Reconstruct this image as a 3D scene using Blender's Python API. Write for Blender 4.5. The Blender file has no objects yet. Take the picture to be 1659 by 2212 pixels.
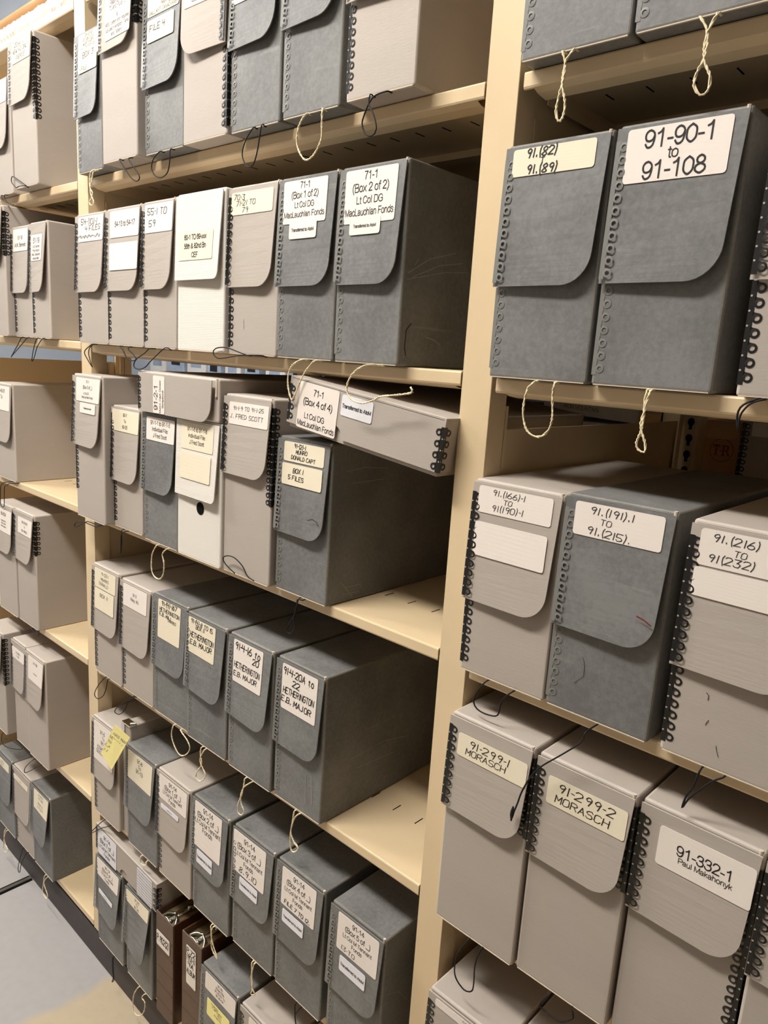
import bpy, bmesh, math, random
from mathutils import Vector, Matrix
random.seed(7)
S = bpy.context.scene
COL = S.collection

# ---------------------------------------------------------------- camera, light, exposure
W_PX = 1659.0
cam_d = bpy.data.cameras.new('camera'); cam = bpy.data.objects.new('camera', cam_d); COL.objects.link(cam)
cam_d.sensor_fit = 'HORIZONTAL'; cam_d.sensor_width = 36.0; cam_d.lens = 36.0 * 1590.66 / W_PX
cam_d.clip_start = 0.02
R_ = Vector((0.72892, 0.68175, 0.06216)); F_ = Vector((-0.65900, 0.72334, -0.20619))
R_.normalize(); F_ = (F_ - R_ * F_.dot(R_)).normalized(); U_ = R_.cross(F_)
M = Matrix((R_, U_, -F_)).transposed().to_4x4(); M.translation = Vector((0.0, -0.77, 1.6326))
cam.matrix_world = M
S.camera = cam
S.view_settings.view_transform = 'Standard'; S.view_settings.look = 'None'
S.view_settings.gamma = 1.0; S.view_settings.use_curve_mapping = False
S.view_settings.exposure = 0.0
wd = bpy.data.worlds.new('world'); S.world = wd; wd.use_nodes = True
wd.node_tree.nodes['Background'].inputs[0].default_value = (1.0, 0.95, 0.9, 1)
wd.node_tree.nodes['Background'].inputs[1].default_value = 0.0
CEIL = 3.5
AISLE_LIGHTS = [(-5.6, -1.0), (-3.7, -1.0), (-1.2, -1.0)]
REAR_FILL_LIGHTS = [(-6.4, 1.9), (-4.9, 1.9), (-0.8, 2.3)]  # unseen lamps added to brighten the background and the far ceiling
REAR_UP_FILL_W = 16.0
AISLE_W = 60.0
REAR_FILL_W = 9.0
LIGHT_COL = (1.0, 0.945, 0.875)
UP_FILL_W = 26.0  # upward fill, added to lift the ceiling

# ---------------------------------------------------------------- materials
def srgb(r, g, b):
    f = lambda c: (c / 255 / 12.92) if c / 255 <= .04045 else ((c / 255 + .055) / 1.055) ** 2.4
    return (f(r), f(g), f(b), 1)
def mat(name, col, rough=.7, spec=.3, metal=0.0, var=0.0, nscale=40, stretch=(1, 1, 1), bump=0.0, bscale=300, scuff=0.0):
    m = bpy.data.materials.new(name); m.use_nodes = True
    nt = m.node_tree; b = nt.nodes['Principled BSDF']
    b.inputs['Roughness'].default_value = rough; b.inputs['Specular IOR Level'].default_value = spec
    b.inputs['Metallic'].default_value = metal; b.inputs['Base Color'].default_value = col
    if var or bump or scuff:
        tc = nt.nodes.new('ShaderNodeTexCoord'); mp = nt.nodes.new('ShaderNodeMapping')
        geo = nt.nodes.new('ShaderNodeObjectInfo')
        mp.inputs['Scale'].default_value = stretch
        nt.links.new(tc.outputs['Object'], mp.inputs['Vector'])
        add = nt.nodes.new('ShaderNodeVectorMath'); add.operation = 'ADD'
        mul = nt.nodes.new('ShaderNodeVectorMath'); mul.operation = 'SCALE'; mul.inputs['Scale'].default_value = 9.0
        comb = nt.nodes.new('ShaderNodeCombineXYZ')
        for k in 'XYZ': nt.links.new(geo.outputs['Random'], comb.inputs[k])
        nt.links.new(comb.outputs[0], mul.inputs[0]); nt.links.new(mp.outputs[0], add.inputs[0]); nt.links.new(mul.outputs[0], add.inputs[1])
        vec = add.outputs[0]
    if var:
        n1 = nt.nodes.new('ShaderNodeTexNoise'); n1.inputs['Scale'].default_value = nscale; n1.inputs['Detail'].default_value = 8; n1.inputs['Roughness'].default_value = .7
        nt.links.new(vec, n1.inputs['Vector'])
        n2 = nt.nodes.new('ShaderNodeTexNoise'); n2.inputs['Scale'].default_value = nscale / 14; n2.inputs['Detail'].default_value = 4
        nt.links.new(vec, n2.inputs['Vector'])
        ad = nt.nodes.new('ShaderNodeMath'); ad.operation = 'ADD'
        nt.links.new(n1.outputs['Fac'], ad.inputs[0]); nt.links.new(n2.outputs['Fac'], ad.inputs[1])
        mr = nt.nodes.new('ShaderNodeMapRange'); mr.inputs['From Min'].default_value = .8; mr.inputs['From Max'].default_value = 1.2
        mr.inputs['To Min'].default_value = 1 - var; mr.inputs['To Max'].default_value = 1 + var
        nt.links.new(ad.outputs[0], mr.inputs['Value'])
        mx = nt.nodes.new('ShaderNodeVectorMath'); mx.operation = 'SCALE'; mx.inputs[0].default_value = col[:3]
        nt.links.new(mr.outputs[0], mx.inputs['Scale'])
        out = mx.outputs[0]
        if scuff:
            wv = nt.nodes.new('ShaderNodeTexNoise'); wv.inputs['Scale'].default_value = 5; wv.inputs['Detail'].default_value = 6
            m2 = nt.nodes.new('ShaderNodeMapping'); m2.inputs['Scale'].default_value = (1, 1.2, 16); m2.inputs['Rotation'].default_value = (.5, .2, .1)
            nt.links.new(vec, m2.inputs['Vector']); nt.links.new(m2.outputs[0], wv.inputs['Vector'])
            r2 = nt.nodes.new('ShaderNodeMapRange'); r2.inputs['From Min'].default_value = .66; r2.inputs['From Max'].default_value = .8; r2.inputs['To Max'].default_value = scuff
            nt.links.new(wv.outputs['Fac'], r2.inputs['Value'])
            mm = nt.nodes.new('ShaderNodeMix'); mm.data_type = 'RGBA'
            nt.links.new(r2.outputs[0], mm.inputs['Factor']); nt.links.new(out, mm.inputs['A']); mm.inputs['B'].default_value = srgb(200, 198, 190)
            out = mm.outputs['Result']
        nt.links.new(out, b.inputs['Base Color'])
    if bump:
        nb = nt.nodes.new('ShaderNodeTexNoise'); nb.inputs['Scale'].default_value = bscale; nb.inputs['Detail'].default_value = 3
        nt.links.new(vec, nb.inputs['Vector'])
        bp = nt.nodes.new('ShaderNodeBump'); bp.inputs['Strength'].default_value = bump; bp.inputs['Distance'].default_value = .001
        nt.links.new(nb.outputs['Fac'], bp.inputs['Height']); nt.links.new(bp.outputs[0], b.inputs['Normal'])
    return m
def fluted(name, col):
    m = bpy.data.materials.new(name); m.use_nodes = True; nt = m.node_tree; b = nt.nodes['Principled BSDF']
    b.inputs['Base Color'].default_value = col; b.inputs['Roughness'].default_value = .55; b.inputs['Specular IOR Level'].default_value = .35
    tc = nt.nodes.new('ShaderNodeTexCoord'); w = nt.nodes.new('ShaderNodeTexWave'); w.bands_direction = 'Z'; w.inputs['Scale'].default_value = 110
    nt.links.new(tc.outputs['Object'], w.inputs['Vector'])
    bp = nt.nodes.new('ShaderNodeBump'); bp.inputs['Strength'].default_value = .14; bp.inputs['Distance'].default_value = .0008
    nt.links.new(w.outputs['Fac'], bp.inputs['Height']); nt.links.new(bp.outputs[0], b.inputs['Normal'])
    return m
MT = {}
MT['t'] = mat('taupe_board', srgb(178, 168, 158), .62, .3, var=.02, nscale=60, stretch=(1, 1, 7), bump=.12, bscale=90)
MT['t_edge'] = mat('taupe_board_fold', srgb(194, 183, 172), .55, .35)
MT['d'] = mat('charcoal_board', srgb(117, 117, 115), .5, .4, var=.2, nscale=150, bump=.12, bscale=200, scuff=.22)
MT['d_edge'] = mat('charcoal_board_fold', srgb(124, 121, 115), .5, .4, var=.15, nscale=160)
MT['w'] = fluted('white_fluted_board', srgb(226, 220, 210))
MT['w_edge'] = mat('white_board_edge', srgb(238, 233, 224), .5, .3)
MT['scr'] = mat('scratched_board', srgb(165, 162, 155), .6, .3)
MT['raw'] = mat('raw_board_edge', srgb(212, 198, 178), .8, .2)
MT['mk'] = mat('black_metal_edge', srgb(22, 22, 22), .35, .5)
MT['mg'] = mat('grey_metal_edge', srgb(124, 123, 119), .42, .5, metal=.0)
MT['lw'] = mat('white_paper', srgb(236, 226, 216), .6, .3)
MT['lc'] = mat('cream_paper', srgb(234, 223, 198), .6, .3)
MT['lb'] = mat('bluish_paper', srgb(232, 230, 234), .5, .3)
MT['ly'] = mat('yellow_note_paper', srgb(247, 235, 160), .7, .2)
MT['ink'] = mat('black_ink', srgb(38, 37, 38), .6, .3)
MT['pen'] = mat('pen_ink', srgb(60, 58, 58), .6, .3)
MT['steel'] = mat('beige_painted_steel', srgb(222, 199, 161), .38, .45, var=.02, nscale=20, bump=.03, bscale=500)
MT['slot'] = mat('slot_dark', srgb(14, 12, 10), .9, .1)
MT['cw'] = mat('cream_cord', srgb(238, 222, 186), .8, .2)
MT['ck'] = mat('black_elastic', srgb(24, 23, 24), .6, .3)
MT['base'] = mat('charcoal_plinth', srgb(72, 66, 66), .6, .3, var=.05, nscale=8)
MT['wood'] = mat('varnished_wood', srgb(205, 158, 110), .35, .5, var=.06, nscale=14, stretch=(1, 12, 12))
MT['brown'] = mat('brown_leatherette', srgb(84, 52, 34), .38, .5, var=.15, nscale=40, bump=.15, bscale=240)
MT['brown2'] = mat('worn_brown_paper', srgb(98, 77, 62), .5, .4, var=.12, nscale=30)
MT['olive'] = mat('olive_lining', srgb(110, 95, 68), .45, .5, var=.2, nscale=12)
MT['chrome'] = mat('chrome', srgb(225, 222, 210), .16, .6, metal=1.0)
MT['kraft'] = mat('kraft_board', srgb(226, 174, 118), .7, .25, var=.05, nscale=30)
MT['kraft2'] = mat('pale_kraft', srgb(238, 196, 146), .7, .25, var=.08, nscale=40, stretch=(1, 1, 12))
MT['carton'] = mat('white_carton', srgb(238, 235, 233), .6, .3)
MT['blue'] = mat('pale_blue_carton', srgb(170, 185, 205), .6, .3, var=.3, nscale=6)
MT['redpen'] = mat('dark_red_pen', srgb(120, 40, 42), .6, .3)
MT['red'] = mat('red_print', srgb(190, 70, 45), .7, .2)
MT['grey_print'] = mat('grey_print', srgb(120, 118, 120), .7, .2)
MT['green'] = mat('green_print', srgb(90, 195, 110), .6, .3)
MT['wall'] = mat('pale_blue_grey_wall', srgb(205, 212, 220), .8, .2)
MT['wallw'] = mat('grey_wall', srgb(140, 134, 128), .8, .2)
MT['ceil'] = mat('white_ceiling', srgb(214, 224, 236), .9, .2)
MT['rail'] = mat('dark_rail_steel', srgb(92, 86, 82), .4, .5, metal=.3)
MT['wire'] = mat('galvanised_wire', srgb(150, 150, 150), .4, .5, metal=.6)
MT['fixture'] = mat('white_enamel', srgb(235, 235, 232), .4, .4)
def emis(name, col, s):
    m = bpy.data.materials.new(name); m.use_nodes = True; b = m.node_tree.nodes['Principled BSDF']
    b.inputs['Base Color'].default_value = (.8, .8, .8, 1); b.inputs['Emission Color'].default_value = (*col, 1); b.inputs['Emission Strength'].default_value = s
    return m
MT['tube'] = emis('lit_diffuser', LIGHT_COL, 4.0)
def floor_mat():
    m = bpy.data.materials.new('painted_concrete_floor'); m.use_nodes = True; nt = m.node_tree; b = nt.nodes['Principled BSDF']
    b.inputs['Roughness'].default_value = .5
    tc = nt.nodes.new('ShaderNodeTexCoord')
    n = nt.nodes.new('ShaderNodeTexNoise'); n.inputs['Scale'].default_value = 3.2; n.inputs['Detail'].default_value = 4
    nt.links.new(tc.outputs['Object'], n.inputs['Vector'])
    # a worn patch where the grey paint gives way to beige screed (a stain with its own shape)
    sx = nt.nodes.new('ShaderNodeSeparateXYZ'); nt.links.new(tc.outputs['Object'], sx.inputs[0])
    k = nt.nodes.new('ShaderNodeMath'); k.operation = 'MULTIPLY_ADD'; k.inputs[1].default_value = -.12; nt.links.new(sx.outputs['Y'], k.inputs[0]); nt.links.new(sx.outputs['X'], k.inputs[2])
    k2 = nt.nodes.new('ShaderNodeMath'); k2.operation = 'MULTIPLY_ADD'; k2.inputs[1].default_value = .16; nt.links.new(n.outputs['Fac'], k2.inputs[0]); nt.links.new(k.outputs[0], k2.inputs[2])
    r = nt.nodes.new('ShaderNodeMapRange'); r.inputs['From Min'].default_value = -1.505; r.inputs['From Max'].default_value = -1.475
    nt.links.new(k2.outputs[0], r.inputs['Value'])
    n3 = nt.nodes.new('ShaderNodeTexNoise'); n3.inputs['Scale'].default_value = 40; n3.inputs['Detail'].default_value = 8; nt.links.new(tc.outputs['Object'], n3.inputs['Vector'])
    mr = nt.nodes.new('ShaderNodeMapRange'); mr.inputs['To Min'].default_value = .92; mr.inputs['To Max'].default_value = 1.06; nt.links.new(n3.outputs['Fac'], mr.inputs['Value'])
    mx = nt.nodes.new('ShaderNodeMix'); mx.data_type = 'RGBA'; mx.inputs['A'].default_value = srgb(166, 162, 160); mx.inputs['B'].default_value = srgb(184, 168, 142)
    nt.links.new(r.outputs[0], mx.inputs['Factor'])
    sc = nt.nodes.new('ShaderNodeVectorMath'); sc.operation = 'SCALE'; nt.links.new(mx.outputs['Result'], sc.inputs[0]); nt.links.new(mr.outputs[0], sc.inputs['Scale'])
    nt.links.new(sc.outputs[0], b.inputs['Base Color'])
    return m
MT['floor'] = floor_mat()

# ---------------------------------------------------------------- mesh helpers
class MB:
    """collects polygons; build() links them as one mesh object"""
    def __init__(s): s.v = []; s.f = []; s.m = []
    def poly(s, pts, mi=0):
        b = len(s.v); s.v += [tuple(p) for p in pts]; s.f.append(tuple(range(b, b + len(pts)))); s.m.append(mi)
    def box(s, x0, x1, y0, y1, z0, z1, mi=0):
        b = len(s.v)
        s.v += [(x0, y0, z0), (x1, y0, z0), (x1, y1, z0), (x0, y1, z0), (x0, y0, z1), (x1, y0, z1), (x1, y1, z1), (x0, y1, z1)]
        for q in ((0, 3, 2, 1), (4, 5, 6, 7), (0, 1, 5, 4), (1, 2, 6, 5), (2, 3, 7, 6), (3, 0, 4, 7)):
            s.f.append(tuple(b + i for i in q)); s.m.append(mi)
    def rbox(s, x0, x1, y0, y1, z0, z1, r=.003, seg=2, mi=0, emi=0):
        bm = bmesh.new(); bmesh.ops.create_cube(bm, size=1)
        for v in bm.verts: v.co = Vector(((x0 + x1) / 2 + v.co.x * (x1 - x0), (y0 + y1) / 2 + v.co.y * (y1 - y0), (z0 + z1) / 2 + v.co.z * (z1 - z0)))
        bmesh.ops.bevel(bm, geom=list(bm.edges), offset=r, segments=seg, profile=.5, affect='EDGES')
        bm.normal_update(); b = len(s.v); bm.verts.index_update()
        s.v += [tuple(v.co) for v in bm.verts]
        for f in bm.faces:
            s.f.append(tuple(b + v.index for v in f.verts)); s.m.append(mi if max(abs(c) for c in f.normal) > .999 else emi)
        bm.free()
    def prism(s, pts, d, mi=0, smi=None):
        """pts: closed 3-D outline; d: extrusion vector"""
        d = Vector(d); a = [Vector(p) for p in pts]; c = [p + d for p in a]
        s.poly(a, mi); s.poly(list(reversed(c)), mi)
        for i in range(len(a)):
            j = (i + 1) % len(a); s.poly([a[j], a[i], c[i], c[j]], mi if smi is None else smi)
    def tube(s, pts, r, n=6, closed=False, mi=0):
        pts = [Vector(p) for p in pts]; N = len(pts); rings = []; up = None
        for i, p in enumerate(pts):
            t = (pts[(i + 1) % N if closed else min(i + 1, N - 1)] - pts[(i - 1) % N if closed else max(i - 1, 0)])
            t = t.normalized() if t.length > 1e-9 else Vector((0, 0, 1))
            if up is None: up = t.orthogonal().normalized()
            up = (up - t * up.dot(t)); up = up.normalized() if up.length > 1e-6 else t.orthogonal().normalized()
            w = t.cross(up); b = len(s.v); rr = r[i] if isinstance(r, (list, tuple)) else r
            for k in range(n):
                a = 2 * math.pi * k / n; s.v.append(tuple(p + (up * math.cos(a) + w * math.sin(a)) * rr))
            rings.append(b)
        for i in range(N if closed else N - 1):
            a, c = rings[i], rings[(i + 1) % N]
            for k in range(n):
                s.f.append((a + k, a + (k + 1) % n, c + (k + 1) % n, c + k)); s.m.append(mi)
        if not closed:
            s.f.append(tuple(rings[0] + k for k in range(n))[::-1]); s.m.append(mi)
            s.f.append(tuple(rings[-1] + k for k in range(n))); s.m.append(mi)
    def build(s, name, mats, parent=None, loc=None, smooth=False):
        me = bpy.data.meshes.new(name); me.from_pydata(s.v, [], s.f)
        if not isinstance(mats, (list, tuple)): mats = [mats]
        for m in mats: me.materials.append(m)
        me.polygons.foreach_set('material_index', s.m)
        if smooth: me.polygons.foreach_set('use_smooth', [True] * len(s.f))
        me.update()
        o = bpy.data.objects.new(name, me); COL.objects.link(o)
        if parent: o.parent = parent
        if loc: o.location = loc
        return o
def tag(o, label, cat, group=None):
    o['label'] = label; o['category'] = cat
    if group: o['group'] = group
    return o
def thing(name, label, cat, loc, group=None):
    o = bpy.data.objects.new(name, None); COL.objects.link(o); o.location = loc; o.empty_display_size = .05
    return tag(o, label, cat, group)
def struct(name, mb, m):
    o = mb.build(name, m); o['kind'] = 'structure'; return o
def smooth_path(pts, step=.004):
    P = [Vector(p) for p in pts]; out = []
    for i in range(len(P) - 1):
        p0, p1, p2, p3 = P[max(i - 1, 0)], P[i], P[i + 1], P[min(i + 2, len(P) - 1)]
        n = max(2, int((p2 - p1).length / step))
        for k in range(n):
            t = k / n
            out.append(.5 * ((2 * p1) + (p2 - p0) * t + (2 * p0 - 5 * p1 + 4 * p2 - p3) * t * t + (3 * p1 - p0 - 3 * p2 + p3) * t ** 3))
    out.append(P[-1]); return out

# ---------------------------------------------------------------- lettering
GL = {'A': '00 26 40,12 32', 'B': '00 06 36 45 44 33 03,33 42 41 30 00', 'C': '45 36 16 05 01 10 30 41', 'D': '00 06 26 44 42 20 00',
      'E': '46 06 00 40,03 33', 'F': '46 06 00,03 33', 'G': '45 36 16 05 01 10 30 41 43 23', 'H': '06 00,46 40,03 43', 'I': '26 20',
      'J': '36 31 20 10 01', 'K': '06 00,46 03 40', 'L': '06 00 40', 'M': '00 06 22 46 40', 'N': '00 06 40 46', 'O': '16 05 01 10 30 41 45 36 16',
      'P': '00 06 36 45 44 33 03', 'R': '00 06 36 45 44 33 03,23 40', 'S': '45 36 16 05 04 13 33 42 41 30 10 01', 'T': '06 46,26 20',
      'U': '06 01 10 30 41 46', 'V': '06 20 46', 'W': '06 10 24 30 46', 'X': '06 40,46 00', 'Y': '06 23 46,23 20', 'Z': '06 46 00 40',
      '0': '16 05 01 10 30 41 45 36 16', '1': '26 20', '2': '05 16 36 45 44 00 40', '3': '06 46 23 33 42 41 30 10 01', '4': '06 03 43,36 30',
      '5': '46 06 03 33 42 41 30 10 01', '6': '36 14 02 01 10 30 41 42 33 13 02', '7': '06 46 10', '8': '23 14 15 26 36 45 44 23 12 01 10 30 41 32 23',
      '9': '44 23 14 15 26 36 45 44 30', '-': '13 33', '.': '20 21', '(': '37 25 22 3-', ')': '17 25 22 1-', '&': '40 15 26 35 03 01 10 20 43',
      'o': '14 03 01 10 20 31 33 24 14', 't': '25 21 30,14 34', "'": '26 25', ',': '21 10', '_': '00 40', '/': '00 46'}
def hand(text, wt):
    """strokes of one hand-written line: list of polylines in cap-height units, and the width"""
    x = 0; out = []
    for ch in text:
        if ch == ' ': x += .5; continue
        g = GL.get(ch) or GL.get(ch.upper())
        if not g: x += .4; continue
        narrow = ch in "1I.-(),'"
        for pl in g.split(','):
            pts = []
            for c in pl.split():
                px = int(c[0]); py = -1 if c[1] == '-' else int(c[1])
                if narrow: px = (px - 2) * .75 + 1
                yy = py / 6 + random.uniform(-.03, .03); xx = px / 6.2 + random.uniform(-.025, .025) + .12 * py / 6
                pts.append((x + xx, yy))
            out.append(pts)
        x += .42 if narrow else .86
    return out, x
def strokes_to(mb, strokes, place, wt, mi=0):
    for pl in strokes:
        for a, b in zip(pl, pl[1:]):
            dx, dy = b[0] - a[0], b[1] - a[1]; l = math.hypot(dx, dy) or 1e-6; nx, ny = -dy / l * wt / 2, dx / l * wt / 2; ex, ey = dx / l * wt * .4, dy / l * wt * .4
            mb.poly([place(a[0] - ex + nx, a[1] - ey + ny), place(a[0] - ex - nx, a[1] - ey - ny), place(b[0] + ex - nx, b[1] + ey - ny), place(b[0] + ex + nx, b[1] + ey + ny)], mi)
SANS = {'0': '78 s39,100 12,80 7,50 12,20 39,0 66,20 71,50 66,80 39,100', '1': '78 l16,76 34,84 46,100 46,0', '2': '78 s8,74 18,94 40,100 64,90 68,72 58,52 30,28 8,2;l8,2 72,2',
 '3': '78 s10,76 20,95 40,100 62,90 62,66 46,54 32,53;s32,53 54,52 70,36 64,12 40,0 18,6 8,24', '4': '78 l56,0 56,100 6,34 74,34', '5': '78 l66,98 22,98 14,52;s14,52 36,64 60,56 70,34 60,10 38,0 18,6 8,22',
 '6': '78 s66,80 54,97 38,100 18,88 8,52 12,18 38,0 62,10 70,32 62,56 40,63 18,54 9,34', '7': '78 l8,98 70,98;s70,98 48,66 34,32 30,0', '8': '78 s39,54 60,64 62,86 39,100 16,86 18,64 39,54 66,42 70,18 39,0 8,18 12,42 39,54',
 '9': '78 s12,20 24,3 40,0 60,12 70,48 66,82 40,100 16,90 8,68 16,44 38,37 60,46 69,66', 'A': '93 l4,0 46,100 88,0;l20,34 72,34', 'B': '93 l12,0 12,100 48,100;s48,100 74,92 76,66 50,53;l12,53 52,53;s52,53 80,46 82,10 52,0;l52,0 12,0',
 'C': '100 s90,70 72,95 50,100 18,84 8,50 18,14 50,0 76,8 92,32', 'D': '100 l12,0 12,100 46,100;s46,100 80,88 90,50 80,12 46,0;l46,0 12,0', 'E': '93 l80,0 12,0 12,100 78,100;l12,53 74,53', 'F': '85 l12,0 12,100 76,100;l12,52 66,52',
 'G': '108 s92,72 76,95 54,100 20,86 8,50 20,14 56,0 80,6 96,18;l96,18 96,48 58,48', 'H': '100 l12,0 12,100;l82,0 82,100;l12,53 82,53', 'I': '39 l19,0 19,100', 'J': '70 l56,100 56,28;s56,28 50,6 30,0 10,8 6,30', 'K': '93 l12,0 12,100;l84,100 12,36;l38,58 88,0',
 'L': '78 l12,100 12,0 72,0', 'M': '116 l12,0 12,100 58,4 104,100 104,0', 'N': '100 l12,0 12,100 84,0 84,100', 'O': '108 s54,100 20,88 8,50 20,12 54,0 88,12 100,50 88,88 54,100', 'P': '93 l12,0 12,100 52,100;s52,100 82,92 82,56 52,46;l52,46 12,46',
 'R': '100 l12,0 12,100 52,100;s52,100 82,92 82,56 52,46;l52,46 12,46;l52,46 88,0', 'S': '93 s80,72 68,94 44,100 16,92 14,68 44,54 76,42 82,18 56,0 28,2 8,30', 'T': '85 l4,100 80,100;l42,100 42,0', 'U': '100 l12,100 12,34;s12,34 22,6 48,0 74,6 84,34;l84,34 84,100',
 'V': '93 l4,100 46,0 88,100', 'W': '132 l4,100 34,0 66,100 98,0 128,100', 'X': '93 l6,100 86,0;l86,100 6,0', 'Y': '93 l4,100 46,44 88,100;l46,44 46,0', 'Z': '85 l8,100 78,100 8,0 80,0',
 'a': '78 s10,54 22,70 44,71 60,58 60,34;l60,34 60,12 68,0;s60,40 30,38 8,22 20,1 44,4 60,22', 'b': '78 l11,100 11,0;s11,50 30,71 56,66 68,36 56,6 30,0 11,22', 'c': '70 s64,48 50,70 30,71 10,56 8,22 28,0 50,3 66,26', 'd': '78 l66,100 66,0;s66,50 48,71 20,66 8,36 20,6 46,0 66,22',
 'e': '78 l9,38 68,38;s68,38 60,64 38,72 14,62 8,36 18,6 42,0 66,18', 'f': '39 s40,98 24,98 20,82;l20,82 20,0;l4,70 38,70', 'g': '78 l66,70 66,-8;s66,-8 54,-27 30,-28 10,-16;s66,50 48,71 20,66 8,36 20,6 46,0 66,22', 'h': '78 l11,100 11,0;s11,46 28,70 54,68 64,46;l64,46 64,0',
 'i': '31 l15,0 15,70;l15,90 15,98', 'k': '70 l11,100 11,0;l60,70 11,26;l28,42 64,0', 'l': '31 l15,0 15,100', 'm': '116 l11,0 11,70;s11,46 24,69 48,68 56,46;l56,46 56,0;s56,46 70,69 94,68 102,46;l102,46 102,0', 'n': '78 l11,0 11,70;s11,46 28,70 54,68 64,46;l64,46 64,0',
 'o': '78 s38,72 14,60 8,36 14,10 38,0 62,10 68,36 62,60 38,72', 'p': '78 l11,70 11,-28;s11,50 30,71 56,66 68,36 56,6 30,0 11,22', 'q': '78 l66,70 66,-28;s66,50 48,71 20,66 8,36 20,6 46,0 66,22', 'r': '47 l11,0 11,70;s11,44 24,66 44,68', 's': '70 s60,52 46,70 22,70 10,54 30,40 54,32 62,16 44,0 20,2 7,20',
 't': '39 l20,92 20,14;s20,14 24,1 38,1;l4,70 38,70', 'u': '78 l11,70 11,24;s11,24 20,2 44,2 64,26;l64,70 64,0', 'v': '70 l4,70 34,0 64,70', 'w': '100 l3,70 26,0 50,70 74,0 97,70', 'x': '70 l4,70 64,0;l64,70 4,0', 'y': '70 l4,70 35,2;l66,70 36,0;s36,0 24,-24 6,-28', 'z': '70 l6,70 60,70 6,0 64,0',
 '-': '47 l8,38 40,38', '.': '39 l18,0 18,8', ',': '39 l18,6 12,-14', '(': '47 s38,104 16,66 16,16 38,-26', ')': '47 s10,104 32,66 32,16 10,-26', "'": '27 l13,100 13,74', ':': '39 l18,0 18,9;l18,61 18,70', '_': '78 l0,-14 78,-14', '&': '93 s84,0 30,60 24,86 42,100 58,86 50,66 14,38 8,14 34,0 64,14 80,40', '/': '39 l4,0 36,100', ' ': '39 '}
_pc = {}
def printed(text):
    """strokes of one printed line in cap-height units, and its width"""
    if text in _pc: return _pc[text]
    x = 0; out = []
    for ch in text:
        g = SANS.get(ch, '60 '); w, _, body = g.partition(' ')
        for st in body.split(';'):
            if not st: continue
            P = [tuple(int(c) for c in q.split(',')) for q in st[1:].split()]
            if st[0] == 's': P = [(v.x, v.y) for v in smooth_path([(a, b, 0) for a, b in P], 9)]
            out.append([(x + a / 100, b / 100) for a, b in P])
        x += int(w) / 100
    _pc[text] = (out, x); return _pc[text]
def write(mb, line, u0, v0, lw, lh, P, rot=False):
    """line = (style, text, centre x, centre y, cap height), fractions of the label; P(u, v, off) gives the point"""
    st, tx, fx, fy, fh = line
    if rot: lw, lh = lh, lw
    cap = fh * lh
    if st in 'pb':
        ss, w = printed(tx); sx = min(cap * .92, lw * .95 / w); px = fx * lw - w * sx / 2; py = fy * lh + cap / 2
        def q(a, b):
            x, y = px + a * sx, py - b * cap
            return P(u0 + y, v0 + lw - x) if rot else P(u0 + x, v0 + y)
        strokes_to(mb, ss, q, .165 if st == 'b' else .118)
    elif st == 's':
        q = lambda a, b: P(u0 + fx * lw + a * lw * .5, v0 + fy * lh - b * cap)
        zz = [(-.9 + 1.8 * i / 13 + random.uniform(-.08, .08), (.5 if i % 2 else -.5) + random.uniform(-.25, .25)) for i in range(14)]
        strokes_to(mb, [zz, [(-.9, .1), (.9, .25)], [(-.7, -.3), (.8, 0)], [(-.95, .35), (.7, -.1)]], q, .035)
    else:
        ss, w = hand(tx, 0); cap *= 1.12; sx = min(cap * (1.3 if st == 'h' else 1.08), lw * .9 / w); px = fx * lw - w * sx / 2; py = fy * lh + cap / 2
        wt = .16 if st == 'H' else .1
        sk = random.uniform(-.03, .05)
        def q(a, b): return P(u0 + px + a * sx, v0 + py - b * cap + sk * a * sx)
        strokes_to(mb, ss, q, wt)
def sticker(parent, lb, P0, pre='label', rot=False, mi=None):
    """a paper label (own mesh) and its lettering (a sub-part). P0(u, v, off) -> local point"""
    u0, v0, u1, v1, col, lines = lb
    v0 = max(v0, .003); lw, lh = u1 - u0, v1 - v0
    mb = MB(); r = min(.003, lw * .1)
    vs = [(v0, r), (v0 + r * .3, r * .3), (v0 + r, 0)] + [(v0 + r + (lh - 2 * r) * k / 7, 0) for k in range(1, 7)] + [(v1 - r, 0), (v1 - r * .3, r * .3), (v1, r)]
    for (va, ia), (vb, ib) in zip(vs, vs[1:]):
        mb.poly([P0(u0 + ia, va, .0006), P0(u0 + ib, vb, .0006), P0(u1 - ib, vb, .0006), P0(u1 - ia, va, .0006)])
        mb.poly([P0(u0 + ib, vb, .0006), P0(u0 + ia, va, .0006), P0(u0 + ia, va, .0001), P0(u0 + ib, vb, .0001)])
        mb.poly([P0(u1 - ia, va, .0006), P0(u1 - ib, vb, .0006), P0(u1 - ib, vb, .0001), P0(u1 - ia, va, .0001)])
    mb.poly([P0(u0 + r, v0, .0006), P0(u1 - r, v0, .0006), P0(u1 - r, v0, .0001), P0(u0 + r, v0, .0001)]); mb.poly([P0(u1 - r, v1, .0006), P0(u0 + r, v1, .0006), P0(u0 + r, v1, .0001), P0(u1 - r, v1, .0001)])
    lo = mb.build('sticky_note' if col == 'y' else pre, MT['l' + col], parent)
    if lines:
        tx = MB()
        for ln in lines: write(tx, ln, u0, v0, lw, lh, lambda u, v: P0(u, v, .0009), rot)
        if tx.f: tx.build('lettering', MT['pen'] if lines[0][0] == 'h' and col != 'c' else MT['ink'], lo)
    return lo

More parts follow.
